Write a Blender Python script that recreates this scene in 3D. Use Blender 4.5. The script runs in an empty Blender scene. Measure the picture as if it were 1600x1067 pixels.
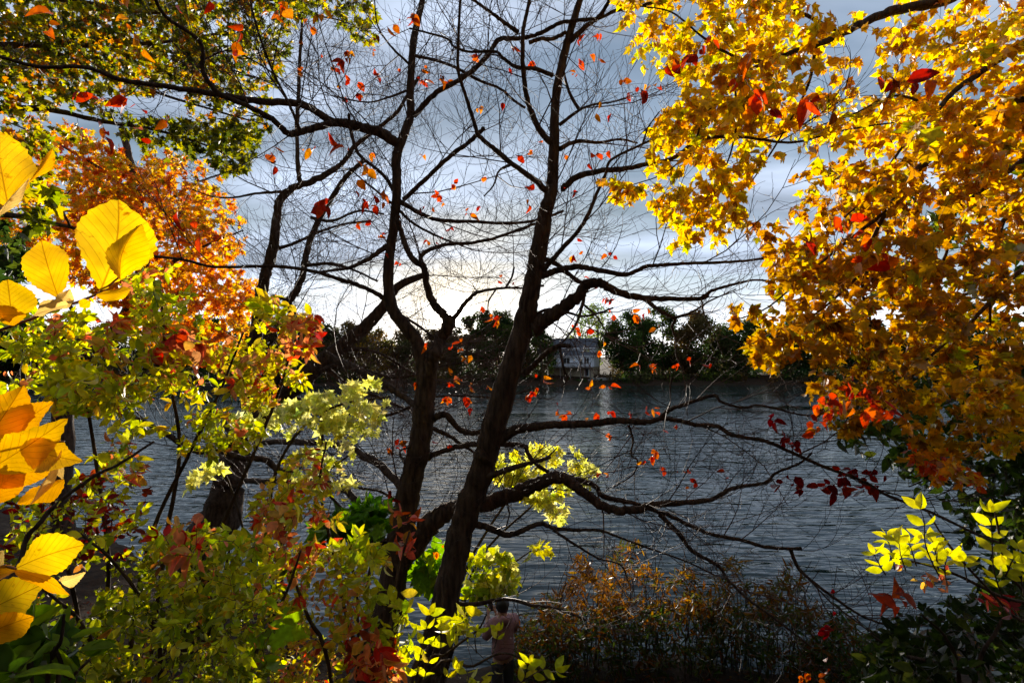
import bpy, math, random
import numpy as np
from mathutils import Matrix, Vector

# ------------------------------------------------------------------ camera, sky, sun, exposure
S = bpy.context.scene
COL = S.collection
rng = np.random.default_rng(11)
random.seed(11)
FPX = 800.0
CAM = np.array([0.0, 0.0, 5.2])
PITCH = math.atan(31.5 / FPX)
FWD = np.array([0, math.cos(PITCH), math.sin(PITCH)])
UPV = np.array([0, -math.sin(PITCH), math.cos(PITCH)])
RGT = np.array([1.0, 0, 0])

cam = bpy.data.cameras.new('camera')
cam.sensor_width = 36.0
cam.lens = 18.0
cam.clip_start = 0.02
cam.clip_end = 4000.0
camo = bpy.data.objects.new('camera', cam)
COL.objects.link(camo)
camo.location = CAM
camo.rotation_euler = (math.pi / 2 + PITCH, 0, 0)
S.camera = camo

SUN_EL = math.radians(5.2)
SUN_AZ = math.radians(-6.6)          # from +Y, negative = left
SUN_DIR = np.array([math.sin(SUN_AZ) * math.cos(SUN_EL), math.cos(SUN_AZ) * math.cos(SUN_EL), math.sin(SUN_EL)])
SUN_STRENGTH = 5.0
SKY_STRENGTH = 0.08
EXPOSURE = 1.15

sl = bpy.data.lights.new('sun', 'SUN')
sl.energy = SUN_STRENGTH
sl.angle = math.radians(0.55)
sl.color = (1.0, 0.90, 0.76)
so = bpy.data.objects.new('sun', sl)
COL.objects.link(so)
so.rotation_euler = Vector(SUN_DIR).to_track_quat('Z', 'Y').to_euler()
so.location = (-20, 60, 40)

world = bpy.data.worlds.new('World')
S.world = world
world.use_nodes = True


def build_world():
    nt = world.node_tree
    nt.nodes.clear()
    N = nt.nodes.new
    L = nt.links.new
    out = N('ShaderNodeOutputWorld')
    bg = N('ShaderNodeBackground')
    bg.inputs['Strength'].default_value = SKY_STRENGTH
    L(bg.outputs[0], out.inputs[0])
    sky = N('ShaderNodeTexSky')
    sky.sky_type = 'NISHITA'
    sky.sun_disc = False
    sky.sun_elevation = SUN_EL
    sky.sun_rotation = SUN_AZ
    sky.air_density = 1.0
    sky.dust_density = 0.4
    sky.ozone_density = 2.0
    tc = N('ShaderNodeTexCoord')
    sep = N('ShaderNodeSeparateXYZ')
    L(tc.outputs['Generated'], sep.inputs[0])

    def math_(op, a, b=None, c=None, clamp=False):
        m = N('ShaderNodeMath')
        m.operation = op
        m.use_clamp = clamp
        for i, v in enumerate((a, b, c)):
            if v is None:
                continue
            if isinstance(v, (int, float)):
                m.inputs[i].default_value = v
            else:
                L(v, m.inputs[i])
        return m.outputs[0]
    zc = math_('MAXIMUM', sep.outputs[2], 0.0)
    den = math_('ADD', zc, 0.16)
    px = math_('DIVIDE', sep.outputs[0], den)
    py = math_('DIVIDE', sep.outputs[1], den)
    comb = N('ShaderNodeCombineXYZ')
    L(px, comb.inputs[0])
    L(py, comb.inputs[1])
    mp = N('ShaderNodeMapping')
    mp.inputs['Rotation'].default_value = (0, 0, math.radians(-16))
    mp.inputs['Location'].default_value = (3.1, 0.7, 0)
    mp.inputs['Scale'].default_value = (0.55, 1.25, 1)
    L(comb.outputs[0], mp.inputs[0])
    n1 = N('ShaderNodeTexNoise')
    n1.inputs['Scale'].default_value = 1.05
    n1.inputs['Detail'].default_value = 5.0
    n1.inputs['Roughness'].default_value = 0.52
    n1.inputs['Distortion'].default_value = 0.25
    L(mp.outputs[0], n1.inputs['Vector'])
    ramp = N('ShaderNodeValToRGB')
    ramp.color_ramp.elements[0].position = 0.42
    ramp.color_ramp.elements[1].position = 0.57
    L(n1.outputs[0], ramp.inputs[0])
    n2 = N('ShaderNodeTexNoise')
    n2.inputs['Scale'].default_value = 2.1
    n2.inputs['Detail'].default_value = 4.0
    L(mp.outputs[0], n2.inputs['Vector'])
    # closeness to the sun
    dot = N('ShaderNodeVectorMath')
    dot.operation = 'DOT_PRODUCT'
    L(tc.outputs['Generated'], dot.inputs[0])
    dot.inputs[1].default_value = tuple(SUN_DIR)
    dp = math_('MAXIMUM', dot.outputs['Value'], 0.0)
    g_wide = math_('POWER', dp, 14.0)
    g_mid = math_('POWER', dp, 160.0)
    g_core = math_('POWER', dp, 2200.0)
    # low band of thin bright cloud along the horizon
    hz = math_('SUBTRACT', 1.0, math_('DIVIDE', zc, 0.20), clamp=True)
    hz2 = math_('POWER', hz, 1.5)
    b0 = math_('MULTIPLY_ADD', n2.outputs[0], 11.0, -1.9)          # grey level of the cloud
    b1 = math_('MULTIPLY_ADD', hz2, 9.0, b0)
    b2 = math_('MULTIPLY_ADD', g_wide, 1.2, b1)
    b3 = math_('MULTIPLY_ADD', g_mid, 1.6, b2)
    b4 = math_('MULTIPLY_ADD', g_core, 70.0, b3)
    tint = N('ShaderNodeMix')
    tint.data_type = 'RGBA'
    L(math_('ADD', hz2, g_mid, clamp=True), tint.inputs['Factor'])
    tint.inputs['A'].default_value = (0.80, 0.94, 1.19, 1)
    tint.inputs['B'].default_value = (1.06, 1.0, 0.90, 1)
    cm = N('ShaderNodeVectorMath')
    cm.operation = 'SCALE'
    L(tint.outputs['Result'], cm.inputs[0])
    L(b4, cm.inputs['Scale'])
    # blue of the gaps: Nishita, toned
    mix = N('ShaderNodeMix')
    mix.data_type = 'RGBA'
    cov = math_('MAXIMUM', ramp.outputs[0], math_('MULTIPLY', hz, 1.6, clamp=True))
    L(math_('MULTIPLY_ADD', cov, 0.58, 0.36, clamp=True), mix.inputs['Factor'])
    L(sky.outputs[0], mix.inputs['A'])
    L(cm.outputs[0], mix.inputs['B'])
    L(mix.outputs['Result'], bg.inputs['Color'])


build_world()
world.cycles.sampling_method = 'MANUAL'
world.cycles.sample_map_resolution = 512
vs = S.view_settings
vs.view_transform = 'Standard'
vs.look = 'None'
vs.exposure = EXPOSURE
vs.gamma = 1.0
vs.use_curve_mapping = False
cy = S.cycles
cy.max_bounces = 5
cy.diffuse_bounces = 3
cy.glossy_bounces = 2
cy.transmission_bounces = 3
cy.transparent_max_bounces = 8
cy.sample_clamp_indirect = 6.0
cy.sample_clamp_direct = 0.0
cy.caustics_reflective = False
cy.caustics_refractive = False
cy.use_denoising = True
cy.denoiser = 'OPENIMAGEDENOISE'
cy.use_adaptive_sampling = True
cy.adaptive_threshold = 0.02


# ------------------------------------------------------------------ helpers
def P(x, y, d):
    """point seen at pixel (x, y) of the 1600x1067 photo, d metres in front of the camera"""
    return CAM + d * (FWD + RGT * ((x - 800) / FPX) + UPV * ((533.5 - y) / FPX))


def PP(xy, d):
    xy = np.asarray(xy, float)
    d = np.asarray(d, float)[:, None]
    return CAM + d * (FWD + RGT * ((xy[:, :1] - 800) / FPX) + UPV * ((533.5 - xy[:, 1:2]) / FPX))


def pix(p):
    v = np.asarray(p) - CAM
    d = v @ FWD
    return 800 + FPX * (v @ RGT) / d, 533.5 - FPX * (v @ UPV) / d, d


def norm(v):
    return v / np.maximum(np.linalg.norm(v, axis=-1, keepdims=True), 1e-9)


def shore_y(x):
    x = np.asarray(x, float)
    return 8.6 + 0.62 * np.maximum(0, -x - 2) + 0.2 * np.maximum(0, x - 4) + 0.25 * np.sin(x * 0.9) + 0.12 * np.sin(x * 2.3 + 1)


def gz(x, y):
    x = np.asarray(x, float)
    y = np.asarray(y, float)
    ys = shore_y(np.clip(x, -40, 40))
    t = np.clip((ys - y) / np.maximum(ys, 1), 0, 4)
    added_hill = np.clip(-y - 1.0, 0, 40) * 0.5  # rise behind the camera, added to cut off the back sky's light
    near = added_hill + 0.12 + 3.5 * np.clip(t, 0, 1) ** 1.9 + 0.25 * np.clip(t - 1, 0, 3)
    near = near + 0.05 * np.sin(x * 1.7 + y * 1.1) * np.clip(t * 3, 0, 1) + 0.03 * np.sin(x * 4.1 - y * 3.3) * np.clip(t * 3, 0, 1)
    under = 0.12 - np.clip(y - ys, 0, 8) * 0.3
    fy = 112 + 2.5 * np.sin(x * 0.045) + 1.2 * np.sin(x * 0.13 + 1)
    u = y - fy
    far = np.where(u < 0, np.maximum(-2.3, u * 0.25), 0)
    far = np.where(u >= 0, np.minimum(u * 0.22, 2.0) + np.clip(u - 9, 0, 400) * 0.02, far)
    z = np.where(y < ys, near, np.maximum(under, -2.3))
    return np.where(y > 60, far, z)


def set_props(o, label=None, cat=None, group=None, kind=None):
    if label:
        o['label'] = label
    if cat:
        o['category'] = cat
    if group:
        o['group'] = group
    if kind:
        o['kind'] = kind
    return o


def mesh_np(name, verts, faces, mat=None, smooth=True, col=None, uv=None):
    """faces: (N,3) or (N,4) int array"""
    me = bpy.data.meshes.new(name)
    verts = np.asarray(verts, np.float32)
    faces = np.asarray(faces, np.int32)
    n, k = faces.shape
    me.vertices.add(len(verts))
    me.vertices.foreach_set('co', verts.ravel())
    me.loops.add(n * k)
    me.loops.foreach_set('vertex_index', faces.ravel())
    me.polygons.add(n)
    me.polygons.foreach_set('loop_start', np.arange(0, n * k, k, dtype=np.int32))
    me.polygons.foreach_set('loop_total', np.full(n, k, np.int32))
    me.polygons.foreach_set('use_smooth', np.full(n, smooth, bool))
    if col is not None:
        a = me.attributes.new('col', 'FLOAT_COLOR', 'POINT')
        c4 = np.ones((len(verts), 4), np.float32)
        c4[:, :3] = col
        a.data.foreach_set('color', c4.ravel())
    if uv is not None:
        a = me.uv_layers.new(name='UVMap')
        a.data.foreach_set('uv', np.asarray(uv, np.float32)[faces.ravel()].ravel())
    me.update(calc_edges=True)
    if mat:
        me.materials.append(mat)
    return me


def mesh_py(name, verts, faces, mat=None, smooth=False):
    me = bpy.data.meshes.new(name)
    me.from_pydata([tuple(map(float, v)) for v in verts], [], [tuple(f) for f in faces])
    me.update()
    if mat:
        me.materials.append(mat)
    if smooth:
        me.polygons.foreach_set('use_smooth', [True] * len(me.polygons))
    return me


def link(name, me, parent=None, loc=None):
    o = bpy.data.objects.new(name, me)
    COL.objects.link(o)
    if parent:
        o.parent = parent
    if loc is not None:
        o.location = loc
    return o


def empty(name, loc, label, cat, group=None):
    o = bpy.data.objects.new(name, None)
    o.empty_display_size = 0.2
    COL.objects.link(o)
    o.location = loc
    return set_props(o, label, cat, group)


# ------------------------------------------------------------------ materials
def new_mat(name):
    m = bpy.data.materials.new(name)
    m.use_nodes = True
    m.node_tree.nodes.clear()
    return m, m.node_tree.nodes.new, m.node_tree.links.new


def leaf_material(name, trans=0.64, gloss=0.05, rough=0.5, big=False):
    m, N, L = new_mat(name)
    out = N('ShaderNodeOutputMaterial')
    at = N('ShaderNodeAttribute')
    at.attribute_name = 'col'
    geo = N('ShaderNodeNewGeometry')
    no = N('ShaderNodeTexNoise')
    no.inputs['Scale'].default_value = 38 if not big else 45
    no.inputs['Detail'].default_value = 1 if not big else 3
    L(geo.outputs['Position'], no.inputs['Vector'])
    mr = N('ShaderNodeMapRange')
    mr.inputs['From Min'].default_value = 0.3
    mr.inputs['From Max'].default_value = 0.7
    mr.inputs['To Min'].default_value = 0.70
    mr.inputs['To Max'].default_value = 1.18
    L(no.outputs[0], mr.inputs[0])
    mul = N('ShaderNodeVectorMath')
    mul.operation = 'SCALE'
    L(at.outputs['Color'], mul.inputs[0])
    L(mr.outputs[0], mul.inputs['Scale'])
    colsock = mul.outputs[0]
    bump_h = no.outputs[0]
    if big:
        # veins from the leaf's own coordinates: u across (0..1), v along
        uv = N('ShaderNodeUVMap')
        sp = N('ShaderNodeSeparateXYZ')
        L(uv.outputs[0], sp.inputs[0])

        def mt(op, a, b=None, c=None, clamp=False):
            q = N('ShaderNodeMath')
            q.operation = op
            q.use_clamp = clamp
            for i, v in enumerate((a, b, c)):
                if v is None:
                    continue
                if isinstance(v, (int, float)):
                    q.inputs[i].default_value = v
                else:
                    L(v, q.inputs[i])
            return q.outputs[0]
        au = mt('ABSOLUTE', mt('SUBTRACT', sp.outputs[0], 0.5))
        ph = mt('SUBTRACT', mt('MULTIPLY', sp.outputs[1], 9.0), mt('MULTIPLY', mt('POWER', au, 0.85), 6.5))
        fr = mt('ABSOLUTE', mt('SUBTRACT', mt('FRACT', mt('ADD', ph, 20.0)), 0.5))
        side = mt('SUBTRACT', 1.0, mt('DIVIDE', fr, 0.075), clamp=True)
        mid = mt('SUBTRACT', 1.0, mt('DIVIDE', au, 0.018), clamp=True)
        vein = mt('MAXIMUM', mt('MULTIPLY', side, 0.55), mid)
        mx = N('ShaderNodeMix')
        mx.data_type = 'RGBA'
        L(mt('MULTIPLY', vein, 0.8), mx.inputs['Factor'])
        L(mul.outputs[0], mx.inputs['A'])
        mx.inputs['B'].default_value = (0.33, 0.11, 0.01, 1)
        # brown specks and edge
        n3 = N('ShaderNodeTexNoise')
        n3.inputs['Scale'].default_value = 120
        n3.inputs['Detail'].default_value = 2
        L(geo.outputs['Position'], n3.inputs['Vector'])
        edge = mt('MULTIPLY', mt('POWER', mt('MULTIPLY', au, 2.0), 8.0), 0.10)
        sp2 = mt('MULTIPLY', mt('SUBTRACT', mt('ADD', n3.outputs[0], edge), 0.665, clamp=True), 9.0, clamp=True)
        mx2 = N('ShaderNodeMix')
        mx2.data_type = 'RGBA'
        L(sp2, mx2.inputs['Factor'])
        L(mx.outputs['Result'], mx2.inputs['A'])
        mx2.inputs['B'].default_value = (0.3, 0.1, 0.015, 1)
        colsock = mx2.outputs['Result']
        bump_h = mt('SUBTRACT', no.outputs[0], mt('MULTIPLY', vein, 0.5))
    bp = N('ShaderNodeBump')
    bp.inputs['Strength'].default_value = 0.5
    bp.inputs['Distance'].default_value = 0.0015 if big else 0.004
    L(bump_h, bp.inputs['Height'])
    df = N('ShaderNodeBsdfDiffuse')
    tr = N('ShaderNodeBsdfTranslucent')
    hs = N('ShaderNodeHueSaturation')
    hs.inputs['Saturation'].default_value = 1.12
    hs.inputs['Value'].default_value = 1.15
    L(colsock, hs.inputs['Color'])
    L(colsock, df.inputs['Color'])
    L(hs.outputs[0], tr.inputs['Color'])
    if big:
        L(bp.outputs[0], df.inputs['Normal'])
        L(bp.outputs[0], tr.inputs['Normal'])
    m1 = N('ShaderNodeMixShader')
    m1.inputs[0].default_value = trans
    L(df.outputs[0], m1.inputs[1])
    L(tr.outputs[0], m1.inputs[2])
    gl = N('ShaderNodeBsdfGlossy')
    gl.inputs['Roughness'].default_value = rough
    gl.inputs['Color'].default_value = (1, 1, 1, 1)
    lw = N('ShaderNodeFresnel')
    lw.inputs['IOR'].default_value = 1.38
    m2 = N('ShaderNodeMixShader')
    gm = N('ShaderNodeMath')
    gm.operation = 'MULTIPLY'
    gm.inputs[1].default_value = gloss / 0.05 * 0.1
    L(lw.outputs[0], gm.inputs[0])
    L(gm.outputs[0], m2.inputs[0])
    L(m1.outputs[0], m2.inputs[1])
    L(gl.outputs[0], m2.inputs[2])
    L(m2.outputs[0], out.inputs[0])
    return m


def principled(name, col, rough=0.7, noise=None, bump=0.0, bscale=20.0, spec=0.5, stretch=(1, 1, 1), col2=None, nscale=8.0, dist=0.02):
    m, N, L = new_mat(name)
    out = N('ShaderNodeOutputMaterial')
    b = N('ShaderNodeBsdfPrincipled')
    b.inputs['Base Color'].default_value = (*col, 1)
    b.inputs['Roughness'].default_value = rough
    b.inputs['Specular IOR Level'].default_value = spec
    L(b.outputs[0], out.inputs[0])
    tc = N('ShaderNodeNewGeometry')
    mp = N('ShaderNodeMapping')
    mp.inputs['Scale'].default_value = stretch
    L(tc.outputs['Position'], mp.inputs[0])
    if col2 is not None:
        n = N('ShaderNodeTexNoise')
        n.inputs['Scale'].default_value = nscale
        n.inputs['Detail'].default_value = 6
        L(mp.outputs[0], n.inputs['Vector'])
        r = N('ShaderNodeValToRGB')
        r.color_ramp.elements[0].position = 0.35
        r.color_ramp.elements[1].position = 0.66
        r.color_ramp.elements[0].color = (*col, 1)
        r.color_ramp.elements[1].color = (*col2, 1)
        L(n.outputs[0], r.inputs[0])
        L(r.outputs[0], b.inputs['Base Color'])
    if bump:
        n = N('ShaderNodeTexNoise')
        n.inputs['Scale'].default_value = bscale
        n.inputs['Detail'].default_value = 5
        L(mp.outputs[0], n.inputs['Vector'])
        bp = N('ShaderNodeBump')
        bp.inputs['Strength'].default_value = bump
        bp.inputs['Distance'].default_value = dist
        L(n.outputs[0], bp.inputs['Height'])
        L(bp.outputs[0], b.inputs['Normal'])
    return m


M = {}
M['leaf'] = leaf_material('leaf_blade')
M['leaf_far'] = leaf_material('far_leaf_blade', trans=0.5, gloss=0.0)
M['leaf_big'] = leaf_material('yellow_leaf_blade', trans=0.6, big=True)
M['bark'] = principled('brown_bark', (0.028, 0.017, 0.011), 0.9, bump=1.0, bscale=42, col2=(0.10, 0.064, 0.042), nscale=26, stretch=(1, 1, 0.2), dist=0.035, spec=0.2)
M['twig'] = principled('twig_bark', (0.050, 0.024, 0.015), 0.65, spec=0.25)
M['far_bark'] = principled('far_tree_bark', (0.06, 0.05, 0.04), 0.9)
M['soil'] = principled('bank_soil', (0.022, 0.015, 0.010), 0.95, bump=0.8, bscale=9, col2=(0.05, 0.030, 0.016), nscale=5, spec=0.1, dist=0.05)


def water_material():
    m, N, L = new_mat('lake_water')
    out = N('ShaderNodeOutputMaterial')
    b = N('ShaderNodeBsdfPrincipled')
    b.inputs['Base Color'].default_value = (0.005, 0.018, 0.018, 1)
    b.inputs['Roughness'].default_value = 0.07
    b.inputs['IOR'].default_value = 1.33
    L(b.outputs[0], out.inputs[0])
    g = N('ShaderNodeNewGeometry')
    hs = []
    for sc, st, rot, dt in ((1.3, (0.26, 1.0, 1), 6, 2), (4.2, (0.26, 1.0, 1), -7, 2), (0.09, (0.5, 1.6, 1), 12, 3)):
        mp = N('ShaderNodeMapping')
        mp.inputs['Scale'].default_value = st
        mp.inputs['Rotation'].default_value = (0, 0, math.radians(rot))
        L(g.outputs['Position'], mp.inputs[0])
        n = N('ShaderNodeTexNoise')
        n.inputs['Scale'].default_value = sc
        n.inputs['Detail'].default_value = dt
        n.inputs['Roughness'].default_value = 0.4
        L(mp.outputs[0], n.inputs['Vector'])
        hs.append(n.outputs[0])

    def mt(op, a, bb, c=None):
        q = N('ShaderNodeMath')
        q.operation = op
        for i, v in enumerate((a, bb, c)):
            if v is None:
                continue
            if isinstance(v, (int, float)):
                q.inputs[i].default_value = v
            else:
                L(v, q.inputs[i])
        return q.outputs[0]
    # gusty patches: ripples stronger in some areas
    gust = mt('MULTIPLY_ADD', hs[2], 2.6, -0.45)
    h = mt('MULTIPLY', mt('ADD', hs[0], mt('MULTIPLY', hs[1], 0.42)), gust)
    bp = N('ShaderNodeBump')
    bp.inputs['Strength'].default_value = 1.0
    bp.inputs['Distance'].default_value = 0.14
    L(h, bp.inputs['Height'])
    L(bp.outputs[0], b.inputs['Normal'])
    return m


M['water'] = water_material()

# ------------------------------------------------------------------ setting: ground, water


def build_ground():
    xs = np.unique(np.concatenate([np.linspace(-700, -60, 12), np.linspace(-60, -14, 14), np.arange(-14, 14.01, 0.35), np.linspace(14, 60, 14), np.linspace(60, 700, 12)]))
    ys = np.unique(np.concatenate([np.linspace(-60, -4, 9), np.arange(-4, 20, 0.3), np.linspace(20, 100, 9), np.linspace(100, 140, 28), np.linspace(140, 2500, 14)]))
    X, Y = np.meshgrid(xs, ys)
    Z = gz(X, Y)
    Z = Z + np.where((Y < 18), 0.03 * rng.standard_normal(Z.shape), 0)
    v = np.stack([X, Y, Z], -1).reshape(-1, 3)
    nx = len(xs)
    idx = np.arange(len(v)).reshape(X.shape)
    f = np.stack([idx[:-1, :-1], idx[:-1, 1:], idx[1:, 1:], idx[1:, :-1]], -1).reshape(-1, 4)
    o = link('ground', mesh_np('ground', v, f, M['soil']))
    set_props(o, 'dark leaf-strewn bank sloping down to the lake', 'ground', kind='structure')
    w = mesh_py('water', [(-900, 4, 0), (900, 4, 0), (900, 130, 0), (-900, 130, 0)], [(0, 1, 2, 3)], M['water'])
    o = link('water', w)
    set_props(o, 'grey rippled lake with sun glitter', 'water', kind='structure')


build_ground()

# ------------------------------------------------------------------ leaf shapes


def proto_oval(w=0.5, fold=0.25, curl=0.25, rows=3, skew=0.0, peak=0.45):
    ts = np.linspace(0, 1, rows + 2)
    v = [(0, 0, 0)]
    for t in ts[1:-1]:
        hw = w / 2 * (math.sin(math.pi * t ** (math.log(0.5) / math.log(peak)))) ** 0.8
        zm = -curl * t * t
        v += [(-hw + skew * t * t, t, zm + fold * hw), (skew * t * t, t, zm), (hw + skew * t * t, t, zm + fold * hw * 0.9)]
    v.append((skew, 1, -curl))
    f = [(0, 2, 1), (0, 3, 2)]
    for r in range(rows - 1):
        a = 1 + 3 * r
        b = a + 3
        f += [(a, a + 1, b + 1), (a, b + 1, b), (a + 1, a + 2, b + 2), (a + 1, b + 2, b + 1)]
    a = 1 + 3 * (rows - 1)
    n = len(v) - 1
    f += [(a, a + 1, n), (a + 1, a + 2, n)]
    return np.array(v, float), np.array(f, int)


MAPLE_HALF = [(0.05, -0.02), (0.22, -0.03), (0.42, 0.03), (0.33, 0.14), (0.42, 0.26), (0.60, 0.50), (0.45, 0.50), (0.36, 0.55), (0.22, 0.47), (0.24, 0.64), (0.17, 0.74), (0.07, 0.86)]


def proto_maple(droop=0.3, fold=0.2, tw=0.0, wid=1.0):
    h = [(x * wid, y) for x, y in MAPLE_HALF]
    outl = h + [(0, 1.0)] + [(-x, y) for x, y in reversed(h)]
    v = [(0, 0.33, 0)]
    for x, y in outl:
        r2 = x * x + (y - 0.33) ** 2
        v.append((x, y, -droop * r2 + fold * abs(x) + tw * x * (y - 0.3)))
    n = len(outl)
    f = [(0, 1 + i, 1 + (i + 1) % n) for i in range(n)]
    return np.array(v, float), np.array(f, int)


def proto_star(droop=0.3, fold=0.15):
    pts = [(0.1, 0.0), (0.42, 0.05), (0.25, 0.25), (0.58, 0.55), (0.22, 0.55), (0, 1.0), (-0.22, 0.55), (-0.58, 0.55), (-0.25, 0.25), (-0.42, 0.05), (-0.1, 0.0)]
    v = [(0, 0.35, 0)]
    for x, y in pts:
        v.append((x, y, -droop * (x * x + (y - .35) ** 2) + fold * abs(x)))
    n = len(pts)
    f = [(0, 1 + i, 1 + (i + 1) % n) for i in range(n)]
    return np.array(v, float), np.array(f, int)


def proto_rhomb(w=0.6, fold=0.2):
    v = [(0, 0, 0), (w / 2, 0.45, fold * w), (0, 1, -0.1), (-w / 2, 0.5, fold * w)]
    return np.array(v, float), np.array([(0, 1, 2), (0, 2, 3)], int)


SHAPES = {
    'oval': [proto_oval(0.50, 0.3, 0.15), proto_oval(0.44, 0.5, 0.35), proto_oval(0.56, 0.15, 0.05, skew=0.06), proto_oval(0.40, 0.8, 0.5, skew=-0.08), proto_oval(0.52, -0.2, 0.3)],
    'broad': [proto_oval(0.66, 0.25, 0.2, peak=0.4), proto_oval(0.60, 0.5, 0.45, peak=0.4, skew=0.08), proto_oval(0.52, 0.9, 0.6, peak=0.42), proto_oval(0.7, -0.15, 0.3, peak=0.38)],
    'maple': [proto_maple(0.25, 0.2), proto_maple(0.6, 0.45, 0.3), proto_maple(0.35, 0.7, -0.4, 0.9), proto_maple(-0.3, 0.1, 0.5), proto_maple(0.8, 0.2, 0.0, 1.05)],
    'star': [proto_star(), proto_star(0.7, 0.4), proto_star(-0.2, 0.5)],
    'narrow': [proto_oval(0.22, 0.4, 0.3), proto_oval(0.18, 0.3, 0.6, skew=0.1), proto_oval(0.26, 0.6, 0.1)],
    'rhomb': [proto_rhomb(), proto_rhomb(0.75, 0.35), proto_rhomb(0.5, -0.2)],
}


def jitter_col(base, n, hv=0.16, rg=0.10):
    c = np.repeat(np.asarray(base, float)[None], n, 0)
    c *= (1 + hv * rng.standard_normal((n, 1))).clip(0.55, 1.5)
    c[:, 0] *= (1 + rg * rng.standard_normal(n)).clip(0.7, 1.3)
    c[:, 1] *= (1 + rg * rng.standard_normal(n)).clip(0.7, 1.3)
    return c.clip(0.003, 0.92)


def catmull(pts, per=6):
    pts = np.asarray(pts, float)
    if len(pts) < 3:
        t = np.linspace(0, 1, per + 1)[:, None]
        return pts[0] + (pts[-1] - pts[0]) * t
    p = np.vstack([2 * pts[0] - pts[1], pts, 2 * pts[-1] - pts[-2]])
    out = []
    t = np.linspace(0, 1, per, endpoint=False)[:, None]
    for i in range(1, len(p) - 2):
        a, b, c, d = p[i - 1], p[i], p[i + 1], p[i + 2]
        out.append(0.5 * ((2 * b) + (-a + c) * t + (2 * a - 5 * b + 4 * c - d) * t ** 2 + (-a + 3 * b - 3 * c + d) * t ** 3))
    out.append(pts[-1:])
    return np.vstack(out)


def resample(path, n):
    d = np.r_[0, np.cumsum(np.linalg.norm(np.diff(path, axis=0), axis=1))]
    s = np.linspace(0, d[-1], n)
    return np.stack([np.interp(s, d, path[:, k]) for k in range(path.shape[1])], -1)


def tubes(paths, radii, sides):
    """paths (T,M,3), radii (T,M) -> verts, quad faces"""
    T, Mn, _ = paths.shape
    tan = np.gradient(paths, axis=1)
    tan = norm(tan)
    ref = np.zeros((T, 1, 3))
    vert = np.abs(tan[:, :, 2]).mean(1) > 0.75
    ref[vert, 0, 0] = 1.0
    ref[~vert, 0, 2] = 1.0
    n1 = norm(np.cross(tan, np.broadcast_to(ref, tan.shape)))
    n2 = np.cross(tan, n1)
    a = np.arange(sides) / sides * 2 * math.pi
    ring = n1[:, :, None, :] * np.cos(a)[None, None, :, None] + n2[:, :, None, :] * np.sin(a)[None, None, :, None]
    v = paths[:, :, None, :] + ring * radii[:, :, None, None]
    idx = np.arange(T * Mn * sides).reshape(T, Mn, sides)
    nx = np.roll(idx, -1, axis=2)
    f = np.stack([idx[:, :-1], nx[:, :-1], nx[:, 1:], idx[:, 1:]], -1).reshape(-1, 4)
    return v.reshape(-1, 3), f


MT = 6   # points in a twig


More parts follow.
